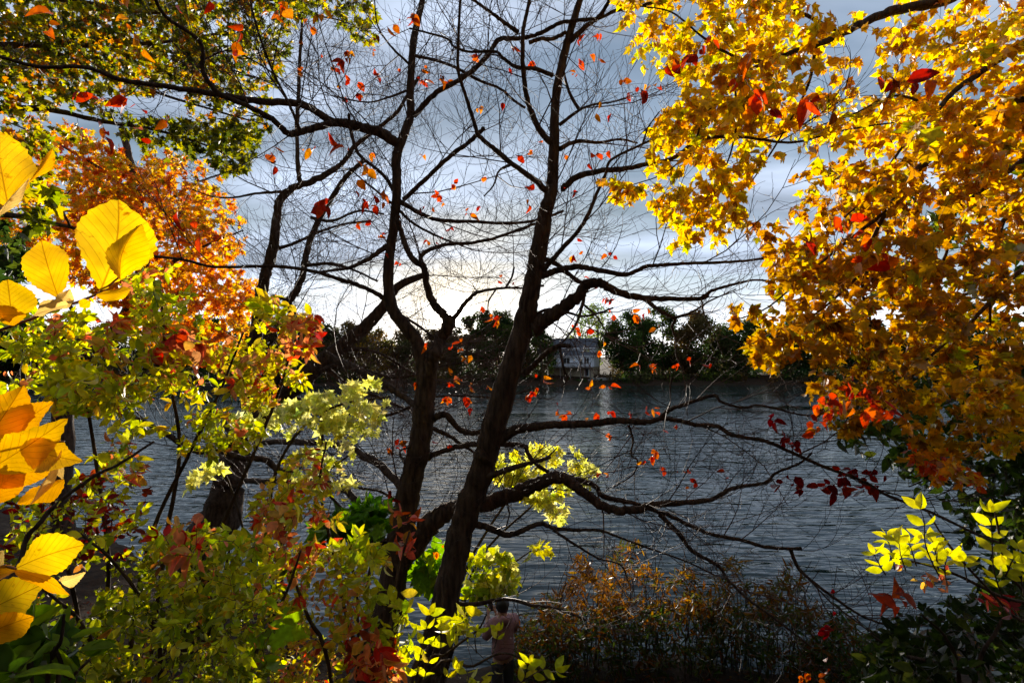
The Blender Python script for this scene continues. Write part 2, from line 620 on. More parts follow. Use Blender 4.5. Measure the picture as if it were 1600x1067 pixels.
class Plant:
    def __init__(self, name, label, cat, base, group=None, bark='bark', twig='twig'):
        self.base = np.asarray(base, float)
        self.root = empty(name, tuple(self.base), label, cat, group)
        self.bark, self.twigmat = M[bark], M[twig]
        self.nodes = np.zeros((400000, 3))
        self.nrad = np.zeros(400000)
        self.nn = 0
        self.tw, self.tr = [], []
        self.leaves = {}
        self.limbs = []
        self.root_n = 0

    def add_nodes(self, p, r):
        k = len(p)
        self.nodes[self.nn:self.nn + k] = p
        self.nrad[self.nn:self.nn + k] = r
        self.nn += k

    def limb(self, pts, d0, d1, w0, w1, name='branch', sides=9, knob=0.05, per=7, world=False, mat=None, flare=0.0, cap=False):
        """pts in photo pixels with a depth running from d0 to d1, widths in photo pixels"""
        pts = np.asarray(pts, float)
        if world:
            path = catmull(pts, per)
            f = np.linspace(0, 1, len(path))
            rad = w0 + (w1 - w0) * f
        else:
            seg = np.r_[0, np.cumsum(np.linalg.norm(np.diff(pts, axis=0), axis=1))]
            f = seg / seg[-1]
            if isinstance(d0, (list, tuple)):
                d = np.array(d0, float)
            else:
                d = d0 + (d1 - d0) * f + 0.06 * (d1 if d1 > 1 else 0) * 0.3 * np.sin(f * 7 + pts[0, 0]) * np.sin(f * math.pi)
            w3 = PP(pts, d)
            path = catmull(w3, per)
            dd = np.interp(np.linspace(0, 1, len(path)), np.linspace(0, 1, len(d)), d)
            f = np.linspace(0, 1, len(path))
            rad = (w1 + (w0 - w1) * (1 - f) ** 1.5) / 2 / FPX * dd
        n = len(path)
        rr = rad * (1 + knob * rng.standard_normal(n))
        if flare:
            rr = rr * (1 + flare * np.exp(-f * 9))
        path = path + rng.standard_normal((n, 3)) * rad[:, None] * 0.10
        v, q = tubes(path[None], rr[None], sides)
        # end caps as fans of quads collapsed to a point
        tip = path[-1] + norm(path[-1] - path[-2]) * rr[-1] * 0.6
        k = len(v)
        v = np.vstack([v, tip[None], path[:1]])
        last = np.arange(k - sides, k)
        fc = [(last[i], last[(i + 1) % sides], k, k) for i in range(sides)]
        me = mesh_py(name, v - self.base, [tuple(x) for x in q] + [c[:3] for c in fc], mat or self.bark, smooth=True)
        o = link(name, me, self.root)
        self.add_nodes(path, rad)
        self.limbs.append((path, rad))
        return path

    def twig(self, path, r0, r1):
        p = resample(path, MT)
        self.tw.append(p)
        self.tr.append(np.linspace(r0, r1, MT))
        return p

    def sprout(self, path, rad, spacing, length, levels, ang=(28, 68), flat=0.6, up=0.05, f0=0.12, tips=None, dz=1.0, wob=0.10, rmul=0.6):
        seg = np.linalg.norm(np.diff(path, axis=0), axis=1)
        cum = np.r_[0, np.cumsum(seg)]
        Lt = cum[-1]
        s = Lt * f0 + spacing * rng.uniform(0.2, 1)
        side = 1
        while s < Lt:
            i = min(np.searchsorted(cum, s) - 1, len(seg) - 1)
            i = max(i, 0)
            u = (s - cum[i]) / max(seg[i], 1e-9)
            p = path[i] + (path[i + 1] - path[i]) * u
            r = rad[i] if np.ndim(rad) else rad
            t = (path[i + 1] - path[i]) / max(seg[i], 1e-9)
            a = math.radians(rng.uniform(*ang))
            w = rng.standard_normal(3)
            w[2] *= flat
            w[1] *= dz
            w -= t * (w @ t)
            w /= max(np.linalg.norm(w), 1e-6)
            d = t * math.cos(a) + w * math.sin(a)
            d[2] += up
            d /= np.linalg.norm(d)
            ll = length * rng.uniform(0.45, 1.25) * (1 - 0.45 * s / Lt)
            q = [p]
            st = ll / 5
            cv = rng.standard_normal(3) * 0.12
            cv[2] = abs(cv[2]) * 0.9
            for k in range(5):
                d = d + cv + rng.standard_normal(3) * wob
                d[2] += up * 0.25
                d /= np.linalg.norm(d)
                q.append(q[-1] + d * st)
            q = np.array(q)
            r0 = min(rmul * r, 0.0058 * ll + 0.0010)
            r1 = max(0.0015, r0 * 0.35)
            self.tw.append(q)
            self.tr.append(np.linspace(r0, r1, MT))
            if self.nn < 390000:
                self.add_nodes(q[2:], r1)
            if levels > 1:
                self.sprout(q, np.linspace(r0, r1, MT), spacing * 0.66, length * 0.56, levels - 1, ang, flat, up, 0.1, tips, dz, wob, 0.75)
            elif tips is not None:
                tips.append((q[-1], d))
            s += spacing * rng.uniform(0.45, 1.5)

    def attach(self, targets, sag=0.06, rbase=0.0022, grow=0.0022, add=True, upst=0.0):
        """a twig to every target from the nearest wood; returns paths"""
        targets = np.asarray(targets)
        n0 = self.nn
        d0 = np.empty(len(targets))
        for i in range(0, len(targets), 200):
            dd = np.linalg.norm(targets[i:i + 200, None] - self.nodes[None, :n0], axis=2)
            d0[i:i + 200] = dd.min(1)
        paths = [None] * len(targets)
        for i in np.argsort(d0):
            t = targets[i]
            v = self.nodes[:self.nn] - t
            d2 = np.einsum('ij,ij->i', v, v)
            j = int(d2.argmin())
            p = self.nodes[j].copy()
            dist = math.sqrt(d2[j])
            if dist < 0.02:
                p = t + rng.standard_normal(3) * 0.03
                dist = 0.05
            off = rng.standard_normal(3) * dist * 0.10
            off[2] += sag * dist
            u = np.linspace(0, 1, MT)[:, None]
            q = p + (t - p) * u + off * np.sin(math.pi * u) + rng.standard_normal((MT, 3)) * dist * 0.018
            q[0] = p
            r0 = min(max(self.nrad[j], 0.0012), rbase + grow * dist)
            self.tw.append(q)
            self.tr.append(np.linspace(r0, max(0.0009, r0 * 0.4), MT))
            if add:
                m = int(min(30, max(2, dist / 0.08)))
                qq = resample(q, m + 1)[1:]
                self.add_nodes(qq, r0 * 0.7)
            paths[i] = q
        return paths

    def put_leaves(self, shape, pos, axis, nrm, size, col):
        """arrays of leaves"""
        k = len(pos)
        if k == 0:
            return
        var = rng.integers(0, len(SHAPES[shape]), k)
        self.leaves.setdefault(shape, []).append((np.asarray(pos), np.asarray(axis), np.asarray(nrm), np.asarray(size), np.asarray(col), var))

    def leaf_on_paths(self, paths, shape, k, size, palette, droop=0.3, spread=0.9, along=(0.35, 1.0), face=0.4, tuft=False, sizevar=0.30, clumpcol=0.65):
        pos, ax, nr, sz, cl = [], [], [], [], []
        w = np.array([p[1] for p in palette], float)
        w /= w.sum()
        cols = [p[0] for p in palette]
        for q in paths:
            ci = rng.choice(len(cols), p=w)
            tl = norm(q[-1] - q[-3])
            kk = max(1, int(round(k * rng.uniform(0.6, 1.4))))
            for j in range(kk):
                f = along[0] + (along[1] - along[0]) * ((j + 0.5) / kk if not tuft else 1.0)
                i = min(int(f * (MT - 1)), MT - 2)
                p = q[i] + (q[i + 1] - q[i]) * (f * (MT - 1) - i)
                s = rng.standard_normal(3)
                s -= tl * (s @ tl)
                s /= max(np.linalg.norm(s), 1e-6)
                if tuft:
                    an = j * 2.4 + rng.uniform(-0.3, 0.3)
                a = s * spread + tl * rng.uniform(0.2, 0.9)
                a[2] -= droop * rng.uniform(0.4, 1.6)
                a /= np.linalg.norm(a)
                nn = rng.standard_normal(3)
                nn = nn / np.linalg.norm(nn) * (1 - face) + np.array([0.1, -0.95, 0.35]) * face * 1.3
                nn -= a * (nn @ a)
                nn /= max(np.linalg.norm(nn), 1e-6)
                pos.append(p)
                ax.append(a)
                nr.append(nn)
                sz.append(size * (1 + sizevar * rng.standard_normal()))
                c = cols[ci] if rng.random() < clumpcol else cols[rng.choice(len(cols), p=w)]
                cl.append(c)
        sz = np.clip(np.array(sz), size * 0.45, size * 1.6)
        cl = np.array(cl, float)
        n = len(cl)
        cl = cl * (1 + 0.14 * rng.standard_normal((n, 1))).clip(0.6, 1.4)
        cl[:, 0] *= (1 + 0.08 * rng.standard_normal(n))
        self.put_leaves(shape, np.array(pos), np.array(ax), np.array(nr), sz, cl.clip(0.004, 0.92))

    def finish(self, max_parts=300, twig_sides=3, leafmat='leaf', leafname='leaf', min_px=7.0):
        if self.tw:
            v, f = tubes(np.array(self.tw), np.array(self.tr), twig_sides)
            o = link('twigs', mesh_np('twigs', v - self.base, f, self.twigmat), self.root)
            o['kind'] = 'stuff'
        shown = []
        recs = []
        for sh, batches in self.leaves.items():
            pos = np.vstack([b[0] for b in batches])
            ax = np.vstack([b[1] for b in batches])
            nr = np.vstack([b[2] for b in batches])
            sz = np.concatenate([b[3] for b in batches])
            cl = np.vstack([b[4] for b in batches])
            va = np.concatenate([b[5] for b in batches])
            x, y, d = pix(pos)
            app = np.where((d > 0.1) & (x > -10) & (x < 1610) & (y > -10) & (y < 1077), sz / np.maximum(d, 0.1) * FPX, 0)
            recs.append((sh, pos, ax, nr, sz, cl, va, app))
        if not recs:
            return
        allapp = np.concatenate([r[7] for r in recs])
        srt = np.sort(allapp)[::-1]
        thr = max(min_px, srt[min(max_parts, len(srt) - 1)]) if max_parts else 1e9
        vv, ff, cc, off = [], [], [], 0
        nparts = 0
        for sh, pos, ax, nr, sz, cl, va, app in recs:
            sd = np.cross(ax, nr)
            big = app > thr
            for k, (pv, pf) in enumerate(SHAPES[sh]):
                sel = np.where((va == k) & ~big)[0]
                if len(sel):
                    s = sz[sel][:, None, None]
                    w = pos[sel][:, None] + s * (sd[sel][:, None] * pv[None, :, :1] + ax[sel][:, None] * pv[None, :, 1:2] + nr[sel][:, None] * pv[None, :, 2:3])
                    m = len(pv)
                    vv.append(w.reshape(-1, 3))
                    ff.append((pf[None] + (np.arange(len(sel)) * m)[:, None, None] + off).reshape(-1, 3))
                    cc.append(np.repeat(cl[sel], m, 0))
                    off += len(sel) * m
                # single leaves as parts of their own, sharing a mesh per shape and colour
                bs = np.where((va == k) & big)[0]
                if len(bs):
                    key = np.round(np.log(cl[bs] + 0.02) * 2.5).astype(int)
                    cache = {}
                    for j, kk in zip(bs, map(tuple, key)):
                        me = cache.get(kk)
                        if me is None:
                            me = mesh_np(leafname, pv, pf, M[leafmat], col=np.repeat(cl[j][None], len(pv), 0))
                            cache[kk] = me
                        o = bpy.data.objects.new(leafname, me)
                        COL.objects.link(o)
                        o.parent = self.root
                        p = pos[j] - self.base
                        s = sz[j]
                        o.matrix_basis = Matrix(((sd[j][0] * s, ax[j][0] * s, nr[j][0] * s, p[0]), (sd[j][1] * s, ax[j][1] * s, nr[j][1] * s, p[1]), (sd[j][2] * s, ax[j][2] * s, nr[j][2] * s, p[2]), (0, 0, 0, 1)))
                        nparts += 1
        if vv:
            o = link('foliage', mesh_np('foliage', np.vstack(vv), np.vstack(ff), M[leafmat], col=np.vstack(cc)), self.root)
            me = o.data
            co = np.vstack(vv) - self.base
            me.vertices.foreach_set('co', co.astype(np.float32).ravel())
            me.update()
            o['kind'] = 'stuff'


def in_poly(px, py, poly):
    poly = np.asarray(poly, float)
    ins = np.zeros(len(px), bool)
    j = len(poly) - 1
    for i in range(len(poly)):
        xi, yi = poly[i]
        xj, yj = poly[j]
        c = ((yi > py) != (yj > py)) & (px < (xj - xi) * (py - yi) / (yj - yi + 1e-9) + xi)
        ins ^= c
        j = i
    return ins


def sample_poly(poly, n, d0, d1, blobs=0, sig=30, dsig=0.25):
    """n points in a region, with real depth between d0 and d1, optionally clumped"""
    poly = np.asarray(poly, float)
    lo, hi = poly.min(0), poly.max(0)

    def uni(m):
        out = np.zeros((0, 2))
        while len(out) < m:
            c = lo + (hi - lo) * rng.random((m * 3 + 10, 2))
            out = np.vstack([out, c[in_poly(c[:, 0], c[:, 1], poly)]])
        return out[:m]
    if not blobs:
        xy = uni(n)
        d = d0 + (d1 - d0) * rng.random(n)
        return PP(xy, d)
    bc = uni(blobs)
    bd = d0 + (d1 - d0) * rng.random(blobs)
    xy = np.zeros((0, 2))
    dd = np.zeros(0)
    while len(xy) < n:
        k = rng.integers(0, blobs, n * 2)
        c = bc[k] + rng.standard_normal((n * 2, 2)) * np.asarray(sig if np.ndim(sig) else (sig * 1.35, sig * 0.7))
        e = bd[k] + rng.standard_normal(n * 2) * dsig
        ok = in_poly(c[:, 0], c[:, 1], poly)
        xy = np.vstack([xy, c[ok]])
        dd = np.r_[dd, e[ok]]
    return PP(xy[:n], np.maximum(dd[:n], d0 * 0.8))

# ------------------------------------------------------------------ the three bare trees in the middle
RED = [((0.58, 0.06, 0.022), 5), ((0.66, 0.14, 0.03), 4), ((0.34, 0.025, 0.015), 3), ((0.70, 0.24, 0.04), 2), ((0.26, 0.07, 0.02), 1.5)]


def ground_pt(x, d):
    """ground under pixel column x at depth d"""
    p = P(x, 900, d)
    return np.array([p[0], p[1], float(gz(p[0], p[1])) - 0.05])


def red_leaves(pl, spots, d, size):
    """single leaves or small bunches seen at (x, y, count)"""
    tg, ks = [], []
    for s in spots:
        x, y, k = s[:3]
        dd = s[3] if len(s) > 3 else d
        tg.append(P(x, y, dd * rng.uniform(0.95, 1.05)))
        ks.append(k)
    paths = pl.attach(tg, sag=0.0, rbase=0.0022, grow=0.0015)
    for q, k in zip(paths, ks):
        pl.leaf_on_paths([q], 'broad', k * 1.4, size * 0.84, RED, droop=0.6, spread=0.8, along=(0.55, 1.0), face=0.35)


def tree_a():
    d = 5.0
    base = ground_pt(655, 4.6)
    T = Plant('leaning_tree', 'nearly bare tree with a single dark trunk leaning right in the middle', 'tree', base)
    b0 = base
    tr = [(662, 1085), (675, 1028), (689, 963), (706, 896), (719, 835), (736, 781), (753, 734), (763, 697), (780, 637), (800, 569), (817, 512), (827, 468), (837, 417), (849, 350), (854, 325), (862, 297), (866, 229), (867, 169), (874, 118), (888, 61), (898, 27), (912, -20), (925, -80), (930, -150)]
    dep = [4.75, 4.8, 4.85, 4.9, 4.95] + [5.0] * 10 + [5.02] * 9
    pts = PP(tr, np.array(dep))
    pts = np.vstack([b0[None] - np.array([[0, 0, 0.3]]), pts])
    path = catmull(pts, 6)
    ws = np.array([50, 46, 44, 42, 40, 40, 40, 40, 39, 38, 35, 32, 29, 27, 24, 22, 20, 16, 14, 13, 12, 11, 9, 7, 5], float)
    rad = np.interp(np.linspace(0, 1, len(path)), np.linspace(0, 1, len(ws)), ws) / 2 / FPX * 5.0
    rr = rad * (1 + 0.04 * rng.standard_normal(len(rad)))
    v, q = tubes((path + rng.standard_normal(path.shape) * rad[:, None] * 0.04)[None], rr[None], 16)
    link('trunk', mesh_np('trunk', v - base, q, M['bark']), T.root)
    T.add_nodes(path[30:], rad[30:])
    T.limbs.append((path[60:], rad[60:]))
    B = T.limb
    # upper left stem
    B([(862, 223), (847, 209), (830, 175), (822, 145), (817, 101), (817, 51), (824, 17), (830, -30), (828, -90)], 5.0, 4.7, 11, 5)
    B([(854, 300), (834, 280), (800, 256), (773, 233), (749, 213), (739, 186), (726, 145), (716, 111), (716, 67), (719, 0), (722, -50)], 5.0, 4.4, 10, 4)
    B([(797, 258), (780, 267), (771, 290), (756, 307)], 4.75, 4.5, 5, 2)
    B([(876, 297), (901, 277), (935, 268), (982, 263), (1016, 255), (1050, 248), (1094, 219), (1151, 214), (1188, 218), (1239, 223), (1296, 209), (1347, 199), (1397, 192)], 5.0, 3.6, 11, 2.5)
    B([(874, 233), (901, 221), (935, 223), (969, 218), (996, 224)], 5.0, 5.3, 8, 3)
    B([(845, 427), (867, 401), (901, 364), (918, 337), (932, 304), (947, 270), (955, 250), (996, 229), (1030, 214), (1070, 202)], 5.0, 4.3, 9, 3)
    B([(1004, 226), (1008, 213), (1013, 199), (1030, 175)], 4.5, 4.3, 4, 2)
    B([(874, 196), (901, 175), (923, 165), (955, 160), (979, 154)], 5.0, 4.6, 6, 2)
    B([(905, 172), (891, 148), (883, 121), (881, 105)], 4.9, 4.9, 6, 3)
    B([(864, 118), (834, 108), (807, 105), (786, 91), (773, 81), (732, 81), (709, 73), (699, 61), (665, 51), (640, 45)], 5.0, 4.5, 7, 3)
    B([(827, 67), (844, 61), (864, 61), (884, 51)], 4.85, 4.95, 7, 6)
    B([(891, 64), (918, 40), (938, 24), (952, 0), (965, -30)], 5.0, 4.8, 9, 5)
    B([(810, 51), (786, 34), (763, 17), (739, 0), (700, -25)], 4.8, 4.5, 7, 4)
    # right side, sky band
    B([(834, 515), (854, 498), (881, 480), (905, 461), (915, 446), (932, 441), (948, 448), (975, 460), (1009, 466), (1046, 467), (1097, 466), (1111, 455), (1141, 446), (1175, 438), (1202, 439)], 5.0, 4.3, 26, 3)
    B([(847, 404), (867, 411), (888, 428), (911, 444)], 5.0, 4.9, 8, 7)
    B([(845, 433), (867, 424), (898, 417), (918, 419), (945, 424), (979, 429), (1009, 417), (1036, 414), (1070, 412), (1127, 410), (1161, 408), (1202, 404), (1249, 411), (1310, 421), (1364, 436), (1414, 434)], 5.0, 3.8, 11, 2.5)
    B([(1009, 468), (1030, 485), (1053, 498), (1050, 512), (1056, 531), (1057, 557), (1071, 586)], 4.6, 4.3, 7, 2)
    B([(1053, 497), (1080, 488), (1110, 470), (1150, 452)], 4.5, 4.2, 5, 2)
    B([(1111, 455), (1085, 468), (1060, 470)], 4.4, 4.5, 3, 2)
    B([(1096, 466), (1100, 490), (1115, 520), (1130, 556)], 4.4, 4.2, 3, 1.5)
    B([(911, 450), (911, 471), (904, 497), (894, 516), (879, 535)], 4.9, 4.7, 7, 3)
    B([(817, 586), (836, 569), (855, 550), (874, 540), (891, 541)], 5.0, 4.7, 10, 7, cap=True)
    B([(874, 541), (881, 576), (887, 591), (877, 606)], 4.75, 4.7, 5, 2)
    B([(830, 495), (855, 484), (885, 488), (911, 494), (939, 488), (958, 481)], 5.0, 4.6, 6, 3)
    B([(913, 477), (930, 492), (943, 511), (954, 529), (962, 546)], 4.85, 4.6, 4, 1.5)
    # lower right limbs over the water
    B([(778, 690), (800, 674), (827, 667), (867, 664), (918, 662), (962, 657), (1002, 659), (1030, 654), (1046, 640), (1070, 632), (1114, 618), (1127, 628), (1161, 637), (1188, 633), (1246, 647), (1280, 650)], 5.0, 4.0, 17, 2.5)
    B([(1034, 653), (1060, 657), (1090, 664), (1121, 666), (1144, 679), (1195, 689), (1229, 703), (1283, 727), (1347, 751), (1381, 771), (1424, 788), (1465, 805), (1532, 837), (1570, 850)], 4.6, 3.4, 8, 4)
    B([(982, 664), (989, 687), (986, 710), (996, 720), (989, 741), (959, 761)], 4.7, 4.5, 4, 2)
    B([(740, 818), (766, 825), (793, 835), (817, 828), (844, 818), (867, 825), (901, 828), (935, 828), (962, 837), (1002, 852), (1070, 876), (1120, 900)], 5.0, 4.4, 12, 2.5)
    B([(864, 828), (901, 852), (935, 872), (969, 882), (982, 909)], 4.7, 4.5, 5, 2)
    B([(757, 746), (800, 731), (834, 722), (859, 714)], 4.95, 4.6, 11, 6)
    B([(700, 940), (740, 944), (790, 935), (830, 945), (870, 950), (915, 968)], 4.9, 4.7, 8, 4)
    # fine twigs
    n = len(T.limbs)
    for i, (p, r) in enumerate(T.limbs):
        low = p[:, 2].mean() < 5.2
        T.sprout(p, r, 0.24, 1.15, 3, flat=0.5, up=0.03 if not low else 0.0, f0=0.05, dz=0.9)
    spots = [(520, 108, 1), (1100, 78, 3, 2.6), (1118, 60, 2, 2.5), (1075, 95, 2, 2.6), (1010, 148, 4, 3.0), (1003, 130, 2, 3.2), (928, 190, 2, 3.2), (955, 180, 2), (975, 128, 2), (980, 150, 2), (905, 60, 2), (938, 52, 2), (925, 88, 2), (940, 92, 2), (905, 95, 2), (895, 115, 2), (790, 145, 1), (786, 160, 2), (752, 168, 2), (795, 107, 1), (805, 72, 1), (828, 100, 1), (846, 222, 1), (811, 242, 1), (832, 238, 1), (827, 297, 1), (825, 318, 1), (935, 236, 2, 4.0), (950, 235, 1), (885, 243, 2), (896, 300, 1), (881, 290, 1),
             (873, 393, 1), (905, 375, 1), (912, 394, 1), (893, 400, 2), (950, 395, 1), (960, 402, 1), (940, 439, 1), (913, 434, 1), (945, 467, 3), (955, 472, 2), (1005, 490, 3), (998, 498, 2), (990, 483, 2), (900, 510, 2), (918, 516, 2), (908, 524, 1), (955, 485, 1), (956, 494, 1), (944, 534, 1), (939, 550, 1), (1022, 515, 1),
             (1018, 570, 3), (1022, 573, 3), (998, 570, 2), (1055, 572, 2), (1075, 562, 2), (1107, 572, 2), (955, 603, 2), (945, 603, 1), (920, 602, 2), (850, 592, 1), (837, 582, 1), (825, 622, 4), (832, 612, 3), (838, 607, 2), (872, 629, 1), (890, 644, 3), (880, 650, 2), (870, 648, 2), (918, 655, 3), (935, 656, 3), (955, 645, 2), (980, 641, 1), (985, 650, 2), (1010, 642, 2), (1025, 635, 2), (1030, 645, 2), (1018, 713, 3, 4.2), (1003, 722, 2, 4.2), (1024, 708, 2, 4.2), (1040, 735, 2), (1065, 738, 1), (935, 742, 2), (950, 745, 2), (955, 680, 2), (1055, 664, 2), (1040, 668, 1), (1090, 755, 2), (1075, 730, 2), (1132, 732, 1), (1072, 762, 1), (1063, 737, 1)]
    red_leaves(T, spots, 4.9, 0.072)
    # the wine-red spray over the water at right
    wine = [((0.20, 0.012, 0.014), 5), ((0.35, 0.02, 0.015), 3), ((0.5, 0.08, 0.02), 1)]
    poly = [(1225, 735), (1290, 738), (1340, 728), (1385, 745), (1400, 765), (1330, 772), (1260, 768), (1215, 760)]
    q = T.attach(sample_poly(poly, 34, 3.8, 4.1), sag=0.0)
    T.leaf_on_paths(q, 'broad', 2.2, 0.07, wine, droop=0.7, face=0.4)
    q = T.attach(sample_poly([(1200, 655), (1225, 660), (1250, 690), (1245, 705), (1205, 690)], 12, 4.0, 4.2), sag=0.0)
    T.leaf_on_paths(q, 'broad', 2, 0.06, wine, droop=0.7)
    # large orange-red leaves on near twigs, upper right
    q = T.attach(sample_poly([(1150, 85), (1300, 110), (1310, 160), (1250, 190), (1170, 180), (1130, 130)], 14, 2.4, 3.0), sag=0.05)
    T.leaf_on_paths(q, 'broad', 2, 0.088, RED, droop=0.9, along=(0.6, 1), face=0.5)
    q = T.attach(sample_poly([(1380, 110), (1460, 120), (1460, 160), (1395, 150)], 5, 2.5, 2.8), sag=0.05)
    T.leaf_on_paths(q, 'broad', 2, 0.09, RED, droop=0.9, along=(0.6, 1), face=0.5)
    q = T.attach(sample_poly([(1250, 340), (1350, 330), (1400, 390), (1440, 420), (1380, 420), (1300, 390), (1240, 400)], 13, 2.7, 3.3), sag=0.05)
    T.leaf_on_paths(q, 'broad', 1.7, 0.085, RED, droop=0.9, along=(0.6, 1), face=0.5)
    q = T.attach(sample_poly([(1275, 600), (1330, 590), (1420, 620), (1400, 650), (1310, 660), (1270, 680)], 26, 2.7, 3.2), sag=0.05)
    T.leaf_on_paths(q, 'broad', 2.6, 0.058, RED[:3], droop=0.9, along=(0.6, 1), face=0.5)
    q = T.attach(sample_poly([(1270, 960), (1310, 975), (1290, 995)], 4, 3.2, 3.4), sag=0.0)
    T.leaf_on_paths(q, 'broad', 3.0, 0.062, wine[:2], droop=0.9, along=(0.6, 1), face=0.5)
    q = T.attach(sample_poly([(1235, 1040), (1320, 1045), (1320, 1066), (1240, 1066)], 6, 3.2, 3.4), sag=0.0)
    T.leaf_on_paths(q, 'broad', 1.6, 0.055, RED, droop=0.9, along=(0.6, 1), face=0.5)
    T.finish()


def tree_b():
    d = 5.5
    base = ground_pt(575, 5.4)
    T = Plant('forked_tree', 'nearly bare forked tree with two dark stems left of the leaning trunk', 'tree', base)
    main = [(583, 1060), (591, 1011), (608, 943), (618, 876), (631, 808), (641, 758), (653, 710), (661, 654), (664, 620), (666, 586), (653, 539), (638, 515), (616, 488), (608, 461), (607, 417), (611, 384), (616, 350), (620, 300), (619, 253), (624, 229), (641, 182), (641, 142), (646, 67), (660, 0), (668, -60), (672, -130)]
    ws = [52, 50, 48, 46, 44, 40, 36, 34, 34, 33, 33, 22, 20, 19, 17, 16, 15, 15, 14, 15, 14, 12, 12, 11, 9, 7, 5]
    pts = PP(main, np.full(len(main), d))
    pts = np.vstack([base[None] - [[0, 0, 0.3]], pts])
    path = catmull(pts, 6)
    rad = np.interp(np.linspace(0, 1, len(path)), np.linspace(0, 1, len(ws)), ws) / 2 / FPX * d
    v, q = tubes((path + rng.standard_normal(path.shape) * rad[:, None] * 0.04)[None], (rad * (1 + 0.04 * rng.standard_normal(len(rad))))[None], 16)
    link('trunk', mesh_np('trunk', v - base, q, M['bark']), T.root)
    T.add_nodes(path[30:], rad[30:])
    T.limbs.append((path[78:], rad[78:]))
    B = T.limb
    B([(668, 600), (674, 565), (680, 550), (689, 529), (704, 502)], d, d, 22, 19, sides=14)
    B([(704, 504), (690, 488), (678, 475), (668, 451), (662, 417), (648, 408), (635, 387), (628, 367), (622, 345)], d, 5.3, 15, 8)
    B([(704, 504), (719, 485), (732, 468), (749, 456), (790, 450), (817, 450), (850, 447)], d, 5.3, 9, 3)
    B([(790, 450), (800, 432), (803, 418)], 5.4, 5.3, 4, 3)
    B([(775, 452), (764, 470), (762, 490)], 5.4, 5.3, 3, 2)
    B([(660, 418), (658, 401), (672, 390), (699, 382), (732, 380), (766, 374), (800, 363), (827, 353), (850, 345)], 5.4, 5.6, 8, 4)
    B([(603, 467), (567, 448), (530, 436), (486, 423), (422, 416), (337, 417), (287, 406), (226, 399)], d, 4.6, 8, 4)
    B([(605, 384), (581, 401), (550, 417), (530, 421), (500, 425)], d, 5.2, 9, 4)
    B([(622, 226), (591, 206), (550, 196), (530, 192), (516, 189), (472, 164), (405, 159), (341, 148), (287, 140), (236, 132), (189, 125), (135, 106), (67, 105), (17, 94), (-60, 70)], d, 4.0, 17, 5)
    B([(530, 191), (505, 196), (470, 206), (449, 208), (425, 186), (385, 165), (341, 145), (317, 111), (317, 78), (304, 57), (263, 30), (243, 0), (235, -40)], 5.3, 4.2, 12, 5)
    B([(646, 182), (682, 145), (719, 125), (749, 101), (766, 81), (780, 62), (810, 61), (840, 54), (874, 37), (901, 32), (935, 29), (962, 17), (996, 10), (1036, 0), (1080, -20)], d, 4.6, 9, 5)
    B([(650, 88), (682, 95), (716, 108), (746, 125), (780, 138), (800, 155), (820, 169)], d, 5.3, 5, 4)
    B([(631, 312), (665, 280), (705, 243), (732, 223), (756, 201)], d, 5.2, 7, 7, cap=True)
    B([(625, 315), (658, 334), (685, 344), (732, 346), (783, 349), (835, 345), (880, 330)], d, 5.8, 8, 4)
    B([(625, 330), (650, 352), (690, 372), (718, 382)], d, 5.5, 5, 3)
    B([(616, 300), (600, 275), (585, 262), (560, 240), (548, 205), (545, 178)], d, 5.3, 6, 5)
    B([(614, 320), (590, 300), (565, 280), (545, 262)], d, 5.2, 5, 2)
    B([(470, 206), (455, 170), (430, 120), (410, 70), (395, 20), (385, -30)], 5.0, 4.6, 5, 3)
    B([(316, 95), (360, 80), (420, 110), (470, 150), (500, 160)], 4.7, 4.5, 3, 1.5)
    B([(644, 105), (610, 72), (590, 40), (585, 0)], d, 5.3, 4, 2)
    B([(641, 140), (600, 155), (570, 160), (520, 150)], d, 5.2, 4, 2)
    # low limbs
    B([(623, 880), (655, 842), (678, 812), (712, 793), (749, 788), (800, 774), (834, 758), (867, 746), (884, 749), (918, 774), (952, 795), (996, 796), (1019, 788), (1060, 786), (1111, 780), (1144, 763), (1195, 754), (1212, 739), (1249, 724), (1269, 707)], d, 4.3, 36, 3, sides=12)
    B([(884, 744), (928, 758), (942, 775), (986, 785), (1019, 796), (1050, 807), (1104, 832), (1161, 844), (1195, 854), (1236, 857), (1252, 856)], 5.05, 4.4, 9, 5)
    B([(1234, 857), (1249, 889), (1276, 913), (1317, 943), (1347, 962), (1384, 975), (1431, 979)], 4.45, 4.0, 6, 3)
    B([(1030, 803), (1060, 832), (1080, 859), (1121, 883), (1138, 906), (1171, 937), (1212, 967), (1242, 990), (1269, 1011)], 4.8, 4.3, 8, 3)
    B([(867, 744), (837, 724), (824, 707), (815, 696), (749, 694), (716, 698), (678, 710), (660, 722)], 5.05, d, 6, 9)
    B([(676, 655), (688, 648), (699, 650), (719, 671), (739, 676), (760, 671)], d, 5.3, 12, 8)
    B([(672, 668), (700, 680), (730, 700), (750, 712)], d, 5.5, 8, 4)
    B([(636, 770), (597, 729), (567, 712), (542, 698), (497, 692), (430, 690), (376, 692), (350, 660)], d, 8.2, 14, 8)
    B([(600, 850), (587, 833), (570, 805), (553, 779), (533, 757), (511, 754), (463, 751), (396, 751), (362, 742), (340, 700)], 5.3, 8.4, 15, 7)
    B([(501, 640), (503, 680), (505, 743), (512, 770), (540, 800)], 5.6, 5.8, 5, 5)
    B([(466, 741), (435, 734), (412, 717), (376, 715), (342, 703), (304, 704), (253, 674), (207, 651), (177, 637), (138, 635), (118, 629), (79, 631), (40, 650)], 5.8, 4.6, 10, 7)
    B([(640, 800), (600, 770), (560, 762), (530, 751)], d, 5.7, 5, 3)
